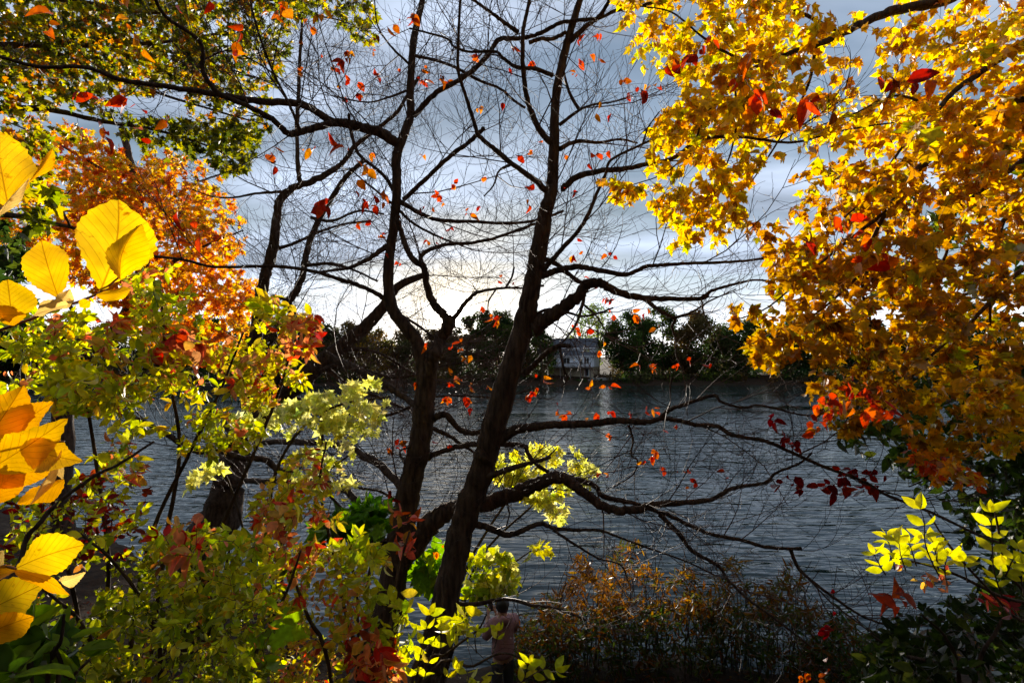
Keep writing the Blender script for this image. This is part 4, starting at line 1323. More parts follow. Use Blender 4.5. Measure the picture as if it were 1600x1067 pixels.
def shrubs():
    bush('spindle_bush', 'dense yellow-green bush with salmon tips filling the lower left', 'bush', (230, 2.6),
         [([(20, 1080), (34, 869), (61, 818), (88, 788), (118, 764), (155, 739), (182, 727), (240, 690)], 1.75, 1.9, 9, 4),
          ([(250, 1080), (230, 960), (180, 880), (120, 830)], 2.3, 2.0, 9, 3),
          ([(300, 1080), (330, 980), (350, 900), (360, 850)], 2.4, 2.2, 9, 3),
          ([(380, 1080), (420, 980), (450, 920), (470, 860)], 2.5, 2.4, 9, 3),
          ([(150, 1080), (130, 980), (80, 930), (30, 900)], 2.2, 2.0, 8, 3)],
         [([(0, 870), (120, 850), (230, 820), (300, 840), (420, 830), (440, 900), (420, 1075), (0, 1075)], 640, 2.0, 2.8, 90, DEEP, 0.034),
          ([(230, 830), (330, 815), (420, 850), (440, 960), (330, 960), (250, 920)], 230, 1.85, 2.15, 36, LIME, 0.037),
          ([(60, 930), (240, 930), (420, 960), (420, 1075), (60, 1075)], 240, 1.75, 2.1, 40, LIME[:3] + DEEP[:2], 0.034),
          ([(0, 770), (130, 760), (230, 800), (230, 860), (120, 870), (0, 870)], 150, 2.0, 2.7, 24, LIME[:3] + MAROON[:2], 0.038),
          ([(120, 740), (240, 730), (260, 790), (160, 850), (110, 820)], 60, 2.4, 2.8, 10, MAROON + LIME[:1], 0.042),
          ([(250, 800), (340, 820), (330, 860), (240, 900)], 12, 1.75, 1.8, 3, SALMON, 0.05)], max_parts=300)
    bush('tall_spindle_bush', 'tall arching yellow-green shrub with red leaves in front of the orange maple', 'bush', (210, 3.0),
         [([(150, 1080), (170, 900), (150, 720), (130, 600), (110, 520)], 2.6, 2.5, 9, 3),
          ([(200, 1080), (230, 860), (290, 720), (340, 620), (380, 520)], 2.7, 2.5, 9, 3),
          ([(230, 1080), (260, 840), (280, 700), (260, 560), (250, 440)], 2.7, 2.6, 9, 3),
          ([(240, 1080), (330, 860), (400, 700), (440, 600), (460, 520)], 2.7, 2.7, 9, 3),
          ([(140, 1080), (100, 860), (60, 700), (20, 600)], 2.5, 2.3, 8, 3)],
         [([(-10, 500), (130, 480), (180, 520), (200, 600), (190, 650), (100, 650), (-10, 640)], 260, 2.2, 2.6, 44, LIME, 0.043),
          ([(200, 440), (260, 395), (300, 410), (300, 480), (340, 520), (330, 620), (200, 640), (180, 520)], 190, 2.4, 2.8, 32, LIME, 0.045),
          ([(320, 540), (420, 470), (500, 480), (500, 560), (480, 600), (400, 650), (330, 640)], 200, 2.5, 2.8, 34, LIME_RED, 0.044),
          ([(390, 470), (425, 465), (430, 500), (400, 510)], 10, 2.5, 2.6, 2, LIME[1:2], 0.055),
          ([(445, 500), (500, 490), (505, 560), (460, 580)], 26, 2.5, 2.6, 4, SALMON, 0.052),
          ([(250, 500), (330, 530), (340, 580), (230, 570)], 26, 2.4, 2.6, 5, SALMON + MAROON[1:], 0.075, dict(shape='broad', k=2.5, droop=0.7)),
          ([(140, 500), (200, 500), (190, 570), (140, 560)], 10, 2.3, 2.4, 3, SALMON, 0.058),
          ([(280, 640), (400, 640), (420, 690), (330, 720), (260, 700)], 80, 2.4, 2.8, 20, LIME, 0.043),
          ([(120, 660), (250, 650), (260, 720), (140, 740)], 26, 2.2, 2.5, 7, LIME, 0.050),
          ([(170, 690), (240, 680), (230, 760), (180, 760)], 8, 2.3, 2.5, 3, SALMON, 0.05),
          ([(60, 560), (160, 570), (150, 610), (70, 610)], 30, 2.1, 2.3, 5, LIME[:2], 0.052)], max_parts=300)
    bush('creeper_bush', 'yellow and salmon leaved shrub climbing in front of the forked trunk', 'bush', (560, 3.2),
         [([(560, 1080), (540, 960), (520, 860), (500, 760), (510, 690)], 2.9, 3.0, 8, 3),
          ([(600, 1080), (610, 980), (620, 900), (640, 830)], 3.0, 3.2, 8, 3),
          ([(520, 1080), (480, 960), (450, 880), (430, 820)], 2.8, 2.7, 8, 3),
          ([(640, 1080), (670, 1010), (690, 960), (690, 900)], 3.0, 3.2, 7, 2),
          ([(660, 1080), (740, 1040), (790, 1020), (850, 1045)], 2.9, 2.8, 6, 2),
          ([(650, 1080), (700, 1020), (745, 985), (760, 960)], 3.0, 2.9, 6, 2)],
         [([(440, 700), (520, 690), (555, 760), (530, 800), (550, 860), (480, 880), (420, 840), (390, 800)], 130, 2.6, 3.0, 26, LIME_RED, 0.048),
          ([(400, 790), (480, 770), (500, 860), (440, 910), (400, 860)], 40, 2.5, 2.7, 6, SALMON + LIME[1:2], 0.058),
          ([(420, 860), (530, 860), (585, 850), (590, 930), (560, 1075), (420, 1075)], 300, 2.7, 3.2, 50, LIME_RED, 0.047),
          ([(520, 840), (600, 825), (615, 860), (590, 960), (530, 980)], 60, 2.6, 2.9, 16, LIME[:3], 0.06, dict(k=4, shape='oval')),
          ([(605, 800), (650, 800), (640, 880), (610, 880)], 14, 3.0, 3.2, 5, [((0.55, 0.10, 0.03), 2), ((0.45, 0.2, 0.03), 2)] + SALMON[1:2], 0.08, dict(k=3)),
          ([(580, 930), (640, 930), (650, 1000), (650, 1075), (570, 1075)], 30, 2.7, 3.0, 12, LIME[:3], 0.065, dict(k=4)),
          ([(540, 1000), (640, 990), (640, 1075), (540, 1075)], 36, 2.6, 2.8, 6, SALMON + MAROON[1:], 0.075, dict(k=3)),
          ([(700, 955), (745, 955), (740, 1000), (700, 1000)], 12, 2.9, 3.0, 2, LIME[:2], 0.075, dict(k=3)),
          ([(700, 1040), (760, 1035), (790, 1065), (700, 1070)], 5, 2.8, 2.9, 3, LIME[:2], 0.06, dict(k=3))],
         sprigs=[([(770, 1020), (776, 1000), (778, 985)], 2), ([(745, 1020), (742, 1000), (745, 985)], 2), ([(800, 1075), (830, 1055), (850, 1045), (868, 1046)], 4), ([(815, 1075), (822, 1050), (826, 1035)], 3),
                 ([(660, 1075), (668, 1040), (680, 1010)], 3), ([(650, 1060), (662, 1000), (672, 960)], 4), ([(690, 1075), (700, 1055), (712, 1045)], 2), ([(605, 1060), (617, 990), (632, 955)], 5)],
         sprig_d=2.75, sprig_size=0.075, max_parts=300)
    bush('pale_maple_sapling', 'slender sapling with glowing pale yellow leaves beside the forked trunk', 'sapling', (470, 5.2),
         [([(440, 1000), (420, 860), (430, 740), (480, 660), (540, 630), (610, 620)], 4.6, 4.5, 8, 3),
          ([(450, 1000), (440, 860), (470, 770), (520, 730), (560, 700)], 4.6, 4.7, 7, 2),
          ([(430, 1000), (390, 860), (360, 760), (340, 720)], 4.6, 4.5, 7, 2)],
         [([(480, 625), (540, 600), (600, 590), (622, 625), (590, 680), (540, 690), (480, 670), (420, 680), (410, 640)], 170, 4.3, 4.8, 40, PALE, 0.068, dict(shape='star', k=5, sig=(26, 7))),
          ([(350, 640), (420, 620), (440, 680), (370, 690)], 36, 4.3, 4.6, 6, PALE, 0.065, dict(shape='star', k=4, sig=(24, 7))),
          ([(440, 690), (560, 690), (560, 760), (460, 770)], 60, 4.5, 4.8, 9, PALE, 0.065, dict(shape='star', k=4, sig=(24, 7))),
          ([(300, 710), (360, 720), (360, 770), (300, 760)], 12, 4.4, 4.6, 3, PALE, 0.085, dict(shape='star', k=3))])
    bush('pale_bank_sapling', 'pale lime maple sapling growing behind the leaning trunk over the water', 'sapling', (690, 6.6),
         [([(690, 1060), (725, 900), (780, 800), (830, 740), (870, 700)], 6.4, 6.0, 6, 2.5),
          ([(695, 1060), (740, 890), (820, 800), (900, 740)], 6.4, 6.0, 6, 2.5),
          ([(690, 1060), (720, 960), (740, 900), (770, 880)], 6.4, 5.8, 6, 2),
          ([(695, 1060), (740, 940), (790, 890), (830, 860)], 6.4, 5.9, 6, 2)],
         [([(770, 705), (830, 690), (900, 700), (935, 740), (920, 770), (880, 800), (830, 790), (770, 750)], 160, 5.7, 6.3, 20, PALE[:2] + LIME[1:2], 0.085, dict(shape='star', k=5, sig=(24, 8))),
          ([(840, 780), (900, 790), (890, 815), (850, 810)], 14, 5.9, 6.2, 3, PALE, 0.1, dict(shape='star', k=3)),
          ([(728, 870), (790, 855), (815, 880), (812, 918), (780, 932), (735, 945), (725, 910)], 110, 5.5, 5.9, 15, LIME[:3] + PALE[:1], 0.11, dict(shape='broad', k=3.5, sig=14)),
          ([(820, 850), (870, 840), (860, 870), (825, 870)], 10, 5.8, 6.0, 3, LIME[1:2], 0.1, dict(shape='broad', k=2.5)),
          ([(700, 950), (735, 960), (740, 1000), (712, 990)], 10, 5.5, 5.7, 2, LIME[:1], 0.11, dict(shape='broad', k=2.5)),
          ([(650, 860), (690, 850), (695, 920), (655, 930)], 26, 5.6, 6.0, 6, [((0.16, 0.30, 0.02), 3), ((0.30, 0.42, 0.03), 2)], 0.17, dict(shape='maple', k=2.5))])
    bush('green_maple_sapling', 'low sapling with bright green maple leaves left of the forked trunk', 'sapling', (560, 4.6),
         [([(560, 1000), (550, 880), (540, 830), (520, 810)], 4.2, 4.1, 7, 3), ([(570, 1000), (580, 870), (590, 810)], 4.2, 4.2, 7, 3)],
         [([(490, 810), (560, 790), (612, 795), (605, 840), (540, 850), (500, 850)], 60, 3.9, 4.3, 8, [((0.10, 0.24, 0.015), 4), ((0.22, 0.38, 0.02), 3), ((0.05, 0.12, 0.01), 3)], 0.13, dict(shape='maple', k=3)),
          ([(380, 1000), (440, 1000), (440, 1060), (380, 1066)], 8, 2.4, 2.5, 3, [((0.30, 0.45, 0.03), 3)], 0.12, dict(shape='maple', k=1.6)),
          ([(425, 965), (450, 965), (450, 990), (425, 990)], 3, 2.4, 2.5, 1, [((0.36, 0.50, 0.03), 3)], 0.11, dict(shape='maple', k=1.4))])
    bush('laurel_sprig', 'glossy dark green long-leaved shrub in the bottom left corner', 'bush', (90, 1.5),
         [([(90, 1120), (80, 1040), (95, 1000), (100, 960)], 1.25, 1.2, 8, 4), ([(70, 1120), (110, 1060), (140, 1030)], 1.25, 1.2, 8, 4), ([(50, 1120), (40, 1060), (30, 1010)], 1.25, 1.3, 8, 4)],
         [([(0, 970), (60, 960), (100, 950), (150, 1000), (160, 1060), (0, 1067)], 34, 1.15, 1.4, 8, [((0.10, 0.17, 0.015), 4), ((0.18, 0.27, 0.02), 3), ((0.05, 0.09, 0.012), 3)], 0.075, dict(shape='oval', k=3.5, droop=0.05))])
    bush('arching_spindle', 'bright lime arching sprays over the water at the lower right', 'bush', (1640, 2.3),
         [([(1680, 1060), (1640, 960), (1560, 930), (1500, 900), (1440, 880), (1375, 870)], 1.95, 1.85, 7, 3),
          ([(1680, 1060), (1620, 950), (1575, 890), (1555, 800)], 1.95, 1.8, 7, 3),
          ([(1670, 1060), (1580, 960), (1490, 860), (1450, 800)], 1.95, 1.85, 6, 2.5),
          ([(1690, 1060), (1640, 900), (1610, 840)], 1.95, 1.8, 6, 2.5)],
         [([(1390, 880), (1480, 900), (1500, 950), (1440, 930)], 12, 1.8, 1.95, 3, SALMON[:3], 0.036, dict(k=2.5)),
          ([(1500, 930), (1600, 940), (1600, 1000), (1520, 960)], 12, 1.95, 2.15, 4, MAROON, 0.04, dict(k=2.5))],
         sprigs=[([(1470, 905), (1447, 855), (1444, 815), (1438, 795)], 5), ([(1398, 890), (1392, 860), (1386, 838)], 3), ([(1432, 884), (1426, 865), (1421, 848)], 3),
                 ([(1466, 890), (1462, 865), (1458, 848)], 3), ([(1566, 932), (1553, 890), (1550, 841), (1548, 800)], 7), ([(1571, 900), (1582, 875), (1592, 858)], 4),
                 ([(1512, 910), (1508, 890), (1506, 876)], 2), ([(1384, 898), (1374, 882), (1366, 866)], 3), ([(1600, 930), (1596, 905), (1600, 880)], 3), ([(1480, 915), (1476, 890), (1480, 868)], 3), ([(1415, 890), (1408, 870), (1405, 850)], 3)])
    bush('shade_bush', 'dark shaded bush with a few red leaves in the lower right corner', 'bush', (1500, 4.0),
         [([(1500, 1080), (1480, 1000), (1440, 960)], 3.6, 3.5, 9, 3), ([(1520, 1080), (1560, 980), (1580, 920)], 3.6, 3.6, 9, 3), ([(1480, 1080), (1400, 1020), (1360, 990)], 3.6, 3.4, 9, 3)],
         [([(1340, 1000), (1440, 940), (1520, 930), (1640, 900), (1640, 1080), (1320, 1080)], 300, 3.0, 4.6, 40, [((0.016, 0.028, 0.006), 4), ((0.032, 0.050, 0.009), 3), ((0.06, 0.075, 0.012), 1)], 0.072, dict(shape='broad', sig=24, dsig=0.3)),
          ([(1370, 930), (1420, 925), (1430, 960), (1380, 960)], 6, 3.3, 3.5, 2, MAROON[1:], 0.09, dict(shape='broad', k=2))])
    # the shoreline thicket of upright brown shrubs, one after another along the bank
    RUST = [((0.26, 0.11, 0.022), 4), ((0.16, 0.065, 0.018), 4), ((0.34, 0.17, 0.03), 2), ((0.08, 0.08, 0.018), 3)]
    specs = [(850, 8.0, 935, 'low dark shrub at the waterline right beside the person', RUST[1:2] + RUST[3:]),
             (912, 8.1, 872, 'rusty willow-leaved shrub at the waterline, second from the person', RUST[:3]),
             (985, 8.4, 846, 'tallest rusty narrow-leaved shrub at the waterline, third from the person', RUST),
             (1068, 8.2, 892, 'thin brown upright shrub at the waterline, fourth from the person', RUST[1:]),
             (1150, 8.7, 866, 'brown-green upright shrub at the waterline, fifth from the person', RUST[1:]),
             (1232, 8.5, 884, 'olive-brown rounded shrub at the waterline, sixth from the person', RUST[1:2] + RUST[3:]),
             (1315, 8.3, 960, 'low dark shrub at the waterline farthest from the person', RUST[1:2] + DARKGREEN)]
    for x, d, top, lab, pal in specs:
        st = []
        for k in range(22):
            xx = x + rng.normal(0, 34)
            tp = top + rng.uniform(-8, 110)
            st.append(([(x + (xx - x) * 0.5, 1085), (xx + rng.uniform(-12, 12), (1075 + tp) / 2 + 40), (xx + rng.uniform(-8, 8), (1075 + 3 * tp) / 4), (xx + rng.uniform(-26, 26), tp)], d + rng.uniform(-0.5, 0.5), d + rng.uniform(-0.5, 0.5), 2.2, 0.9))
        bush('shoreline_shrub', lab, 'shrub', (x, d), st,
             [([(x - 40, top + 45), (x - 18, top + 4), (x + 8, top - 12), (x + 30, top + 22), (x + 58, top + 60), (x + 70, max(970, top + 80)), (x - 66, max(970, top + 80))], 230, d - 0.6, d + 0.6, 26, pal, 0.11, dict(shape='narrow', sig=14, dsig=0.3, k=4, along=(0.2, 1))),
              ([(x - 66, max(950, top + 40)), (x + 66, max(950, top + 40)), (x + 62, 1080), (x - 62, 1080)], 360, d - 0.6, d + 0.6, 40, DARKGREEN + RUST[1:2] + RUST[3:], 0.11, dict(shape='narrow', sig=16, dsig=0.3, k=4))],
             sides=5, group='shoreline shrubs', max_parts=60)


shrubs()


# ------------------------------------------------------------------ near yellow-leaved sapling at the left edge
def big_leaf(T, base, tip, width, d, dt=0.0, roll=0.0, bend=0.1, fold=0.15, twist=0.0, col=(0.85, 0.58, 0.03), peak=0.42, side=0.0, wavy=0.09):
    """one large leaf: base and tip in pixels, real depth d (dt more at the tip), roll about its midrib"""
    A, Bp = P(*base, d), P(*tip, d + dt)
    ax = Bp - A
    Lm = np.linalg.norm(ax)
    ax /= Lm
    view = norm((A + Bp) / 2 - CAM)
    nr = -view - ax * (-view @ ax)
    nr /= np.linalg.norm(nr)
    sd = np.cross(ax, nr)
    nr, sd = nr * math.cos(roll) + sd * math.sin(roll), sd * math.cos(roll) - nr * math.sin(roll)
    Wm = width / FPX * d
    nv, nu = 25, 11
    v, uv = [], []
    ph = rng.uniform(0, 6)
    for i in range(nv):
        t = i / (nv - 1)
        hw = 0.5 * Wm * max(0.0, math.sin(math.pi * t ** (math.log(0.5) / math.log(peak)))) ** 0.9 * (1 - 0.35 * max(0, (t - 0.8) / 0.2) ** 2 * (1 - t) * 5) + 0.004 * Wm
        tw = twist * (t - 0.3)
        for j in range(nu):
            u = j / (nu - 1) * 2 - 1
            x = u * hw
            z = fold * abs(x) - bend * Lm * (t * t - t * 0.55) + wavy * Wm * math.sin(ph + t * 9 + u * 1.3) * u * u * math.sin(math.pi * t)
            x2, z2 = x * math.cos(tw) - z * math.sin(tw) * 0, x * math.sin(tw) + z
            serr = 0.016 * Wm * (1 if (i % 2) else -1) * (abs(u) > 0.99) * rng.uniform(0.2, 1.6)
            p = A + ax * (t * Lm) + sd * (x2 + side * Lm * math.sin(math.pi * t) + serr * (1 if u > 0 else -1)) + nr * z2
            v.append(p)
            uv.append((0.5 + 0.5 * u * (hw / (0.5 * Wm)), t))
    f = []
    for i in range(nv - 1):
        for j in range(nu - 1):
            a = i * nu + j
            f.append((a, a + 1, a + nu + 1, a + nu))
    me = mesh_np('leaf', np.array(v) - T.base, np.array(f), M['leaf_big'], col=np.repeat(np.array([col]), len(v), 0), uv=np.array(uv))
    link('leaf', me, T.root)


def near_sapling():
    base = np.array([-0.95, 0.62, float(gz(-0.95, 0.62)) - 0.05])
    T = Plant('yellow_sapling', 'large soft yellow leaves on red twigs right in front at the left edge', 'sapling', base)
    M['redtwig'] = principled('red_twig_bark', (0.22, 0.06, 0.02), 0.5, col2=(0.30, 0.12, 0.05), nscale=60)
    stem = np.array([base, base + [0.02, 0, 0.8], base + [0.10, -0.04, 1.4], base + [0.16, -0.08, 2.0], base + [0.15, -0.08, 2.3]])
    T.limb(stem, 0, 0, 0.010, 0.004, name='stem', world=True, sides=8, mat=M['redtwig'])

    def tw(pts, d0, d1, w0=6, w1=4):
        T.limb(pts, d0, d1, w0, w1, name='twig', sides=7, mat=M['redtwig'], per=5, knob=0.03)
    tw([(-330, 600), (-150, 570), (0, 516), (78, 487), (107, 477), (144, 463), (159, 455), (185, 434)], 0.5, 0.42, 7, 3)
    tw([(-330, 440), (-150, 380), (-40, 345), (12, 322)], 0.5, 0.42, 7, 4)
    tw([(-330, 800), (-150, 740), (-60, 700), (0, 700), (60, 690), (100, 690)], 0.5, 0.40, 7, 3)
    tw([(-330, 980), (-150, 900), (-40, 880), (0, 882), (25, 888)], 0.5, 0.42, 7, 4)
    tw([(-200, 930), (-80, 960), (-10, 985)], 0.47, 0.43, 6, 4)
    Y1, Y2, O1, O2, Pl = (0.90, 0.58, 0.07), (0.90, 0.52, 0.05), (0.84, 0.40, 0.03), (0.70, 0.30, 0.02), (0.88, 0.62, 0.22)
    L = lambda *a, **k: big_leaf(T, *a, **k)
    L((157, 455), (186, 308), 104, 0.42, dt=0.02, fold=0.10, bend=0.12, col=Y1, peak=0.56, side=0.05)
    L((188, 437), (216, 347), 54, 0.41, dt=-0.01, roll=0.5, fold=0.55, bend=-0.2, col=Y2, peak=0.5, side=-0.08)
    L((150, 460), (207, 455), 30, 0.41, dt=0.02, roll=0.9, fold=0.3, bend=0.25, col=Y2, twist=0.8)
    L((140, 470), (124, 480), 16, 0.41, col=Y2)
    L((92, 466), (60, 371), 62, 0.42, dt=0.015, roll=-0.3, fold=0.18, bend=0.15, col=Y2, peak=0.5)
    L((108, 476), (44, 492), 28, 0.41, roll=0.7, fold=0.5, bend=0.2, col=Pl, twist=-0.6, wavy=0.15)
    L((86, 480), (110, 452), 26, 0.42, roll=0.5, fold=0.6, col=Pl, wavy=0.15)
    L((20, 504), (12, 436), 62, 0.42, fold=0.1, col=Y1, peak=0.5)
    L((42, 492), (-14, 492), 34, 0.415, roll=-0.3, fold=0.2, bend=0.25, col=O1, peak=0.5)
    # top
    L((14, 326), (-12, 192), 84, 0.42, dt=0.02, fold=0.12, bend=0.2, col=Y2, peak=0.5)
    L((-12, 345), (42, 276), 20, 0.40, dt=0.01, roll=1.1, fold=0.7, bend=-0.1, col=Pl, peak=0.5)
    L((36, 290), (90, 238), 16, 0.41, dt=0.01, roll=0.8, fold=0.5, bend=0.3, col=O1, twist=1.4, peak=0.7)
    # middle bunch
    L((-25, 690), (38, 606), 74, 0.41, roll=0.35, fold=0.45, bend=0.2, col=O1, wavy=0.14)
    L((10, 680), (78, 628), 46, 0.42, roll=-0.4, fold=0.3, bend=0.2, col=O1, wavy=0.12)
    L((-20, 735), (96, 664), 66, 0.40, dt=-0.01, roll=0.2, fold=0.25, bend=0.25, col=Y2, wavy=0.12)
    L((40, 700), (120, 722), 52, 0.40, roll=0.3, fold=0.4, bend=0.35, col=Y2, twist=0.6, wavy=0.16)
    L((96, 690), (92, 752), 22, 0.41, roll=0.7, fold=0.6, bend=0.3, col=Pl)
    L((-30, 745), (88, 735), 42, 0.42, roll=0.6, fold=0.4, bend=0.2, col=O1)
    L((100, 748), (24, 794), 34, 0.41, roll=-0.5, fold=0.4, bend=0.2, col=O1, wavy=0.12)
    L((-30, 790), (50, 715), 44, 0.42, roll=0.3, fold=0.4, col=O2)
    L((45, 790), (100, 705), 18, 0.40, roll=1.0, fold=0.6, col=Pl, twist=0.5)
    # bottom
    L((24, 888), (128, 852), 64, 0.42, dt=0.01, fold=0.14, bend=0.15, col=Y1, peak=0.55, side=-0.04)
    L((22, 892), (120, 922), 26, 0.41, roll=0.8, fold=0.3, bend=-0.25, col=O1, wavy=0.12)
    L((95, 908), (131, 897), 22, 0.40, roll=0.6, fold=0.6, bend=0.3, col=Pl)
    L((26, 890), (-20, 905), 24, 0.42, roll=0.6, fold=0.4, col=O2)
    L((-45, 965), (63, 914), 66, 0.42, fold=0.15, bend=0.12, col=Y1, peak=0.55)
    L((-45, 1000), (62, 955), 52, 0.41, roll=0.35, fold=0.3, bend=-0.2, col=O1, peak=0.55)
    L((-20, 890), (4, 860), 26, 0.42, col=Pl)
    T.finish()


near_sapling()


# ------------------------------------------------------------------ far shore: trees, scrub, house
def far_leaves(centres, radii, n_each, size, cols, flat=1.0):
    pos, col = [], []
    for c, r in zip(centres, radii):
        n = max(6, int(n_each * r * r))
        v = norm(rng.standard_normal((n, 3))) * (rng.random((n, 1)) ** 0.45) * r
        v[:, 2] *= flat
        pos.append(c + v)
        cc = np.array(cols[rng.integers(0, len(cols))])
        col.append(np.repeat((cc * rng.uniform(0.75, 1.25))[None], n, 0) * (1 + 0.2 * rng.standard_normal((n, 1))).clip(0.5, 1.6))
    pos = np.vstack(pos)
    col = np.vstack(col).clip(0.004, 0.9)
    n = len(pos)
    ax = norm(rng.standard_normal((n, 3)) + [0, 0, -0.3])
    nr = rng.standard_normal((n, 3))
    nr -= ax * (nr * ax).sum(1, keepdims=True)
    nr = norm(nr)
    sd = np.cross(ax, nr)
    sz = size * rng.uniform(0.6, 1.4, n)
    va = rng.integers(0, 3, n)
    vv, ff, cc, off = [], [], [], 0
    for k, (pv, pf) in enumerate(SHAPES['rhomb']):
        s_ = np.where(va == k)[0]
        s = sz[s_][:, None, None]
        w = pos[s_][:, None] + s * (sd[s_][:, None] * pv[None, :, :1] + ax[s_][:, None] * pv[None, :, 1:2] + nr[s_][:, None] * pv[None, :, 2:3])
        vv.append(w.reshape(-1, 3))
        ff.append((pf[None] + (np.arange(len(s_)) * len(pv))[:, None, None] + off).reshape(-1, 3))
        cc.append(np.repeat(col[s_], len(pv), 0))
        off += len(s_) * len(pv)
    return np.vstack(vv), np.vstack(ff), np.vstack(cc)


FG = [(0.045, 0.075, 0.02), (0.065, 0.09, 0.02), (0.03, 0.055, 0.018)]
FB = [(0.10, 0.075, 0.03), (0.13, 0.08, 0.03), (0.08, 0.08, 0.03)]
FO = [(0.34, 0.20, 0.03), (0.22, 0.16, 0.03), (0.12, 0.12, 0.03)]
FP = [(0.20, 0.26, 0.05), (0.15, 0.22, 0.04), (0.26, 0.28, 0.06)]


def far_tree(px, top, wpx, Y, cols, label, dens=26, loose=0.8, low=0.12, size=0.5, cone=False, full=0.6):
    X = (px - 800) / FPX * Y
    gzv = float(gz(X, Y))
    topz = CAM[2] + (565 - top) / FPX * Y
    hgt = topz - gzv
    wr = wpx / 2 / FPX * Y
    base = np.array([X, Y, gzv - 0.1])
    root = empty('far_tree', tuple(base), label, 'tree', 'trees on the far shore')
    # trunk and limbs
    tr = np.array([[0, 0, 0], [rng.uniform(-.2, .2), 0, hgt * 0.3], [rng.uniform(-.5, .5), rng.uniform(-.3, .3), hgt * 0.6], [rng.uniform(-.5, .5), 0, hgt * 0.93]])
    path = catmull(tr, 4)
    v, f = tubes(path[None], np.linspace(hgt * 0.018, hgt * 0.004, len(path))[None], 7)
    link('trunk', mesh_np('trunk', v, f, M['far_bark']), root)
    cs, rs, lp = [], [], []
    nb = 26
    for k in range(nb):
        u = (k + rng.random()) / nb
        z = hgt * (low + (0.97 - low) * u)
        prof = (1 - u) ** 0.8 * 1.0 + 0.06 if cone else (math.sin(math.pi * (0.12 + 0.86 * u)) ** full)
        a = rng.uniform(0, 2 * math.pi)
        rr = wr * prof * rng.uniform(0.35, 0.95)
        c = np.array([math.cos(a) * rr, math.sin(a) * rr * 0.8, z])
        cs.append(c)
        rs.append(wr * loose * rng.uniform(0.28, 0.5) * (0.55 + 0.6 * prof))
        j = int(np.clip(z / hgt * 0.75, 0, 0.95) * (len(path) - 1))
        lp.append(np.array([path[j] + (c - path[j]) * t + [0, 0, -0.06 * hgt * math.sin(math.pi * t) * 0.4] for t in np.linspace(0, 1, MT)]))
    v, f = tubes(np.array(lp), np.repeat(np.linspace(hgt * 0.006, 0.02, MT)[None], nb, 0), 4)
    o = link('branches', mesh_np('branches', v, f, M['far_bark']), root)
    o['kind'] = 'stuff'
    v, f, c = far_leaves(cs, rs, dens * 2.6, size * 1.1, cols, 0.8)
    o = link('crown', mesh_np('crown', v, f, M['leaf_far'], col=c), root)
    o['kind'] = 'stuff'


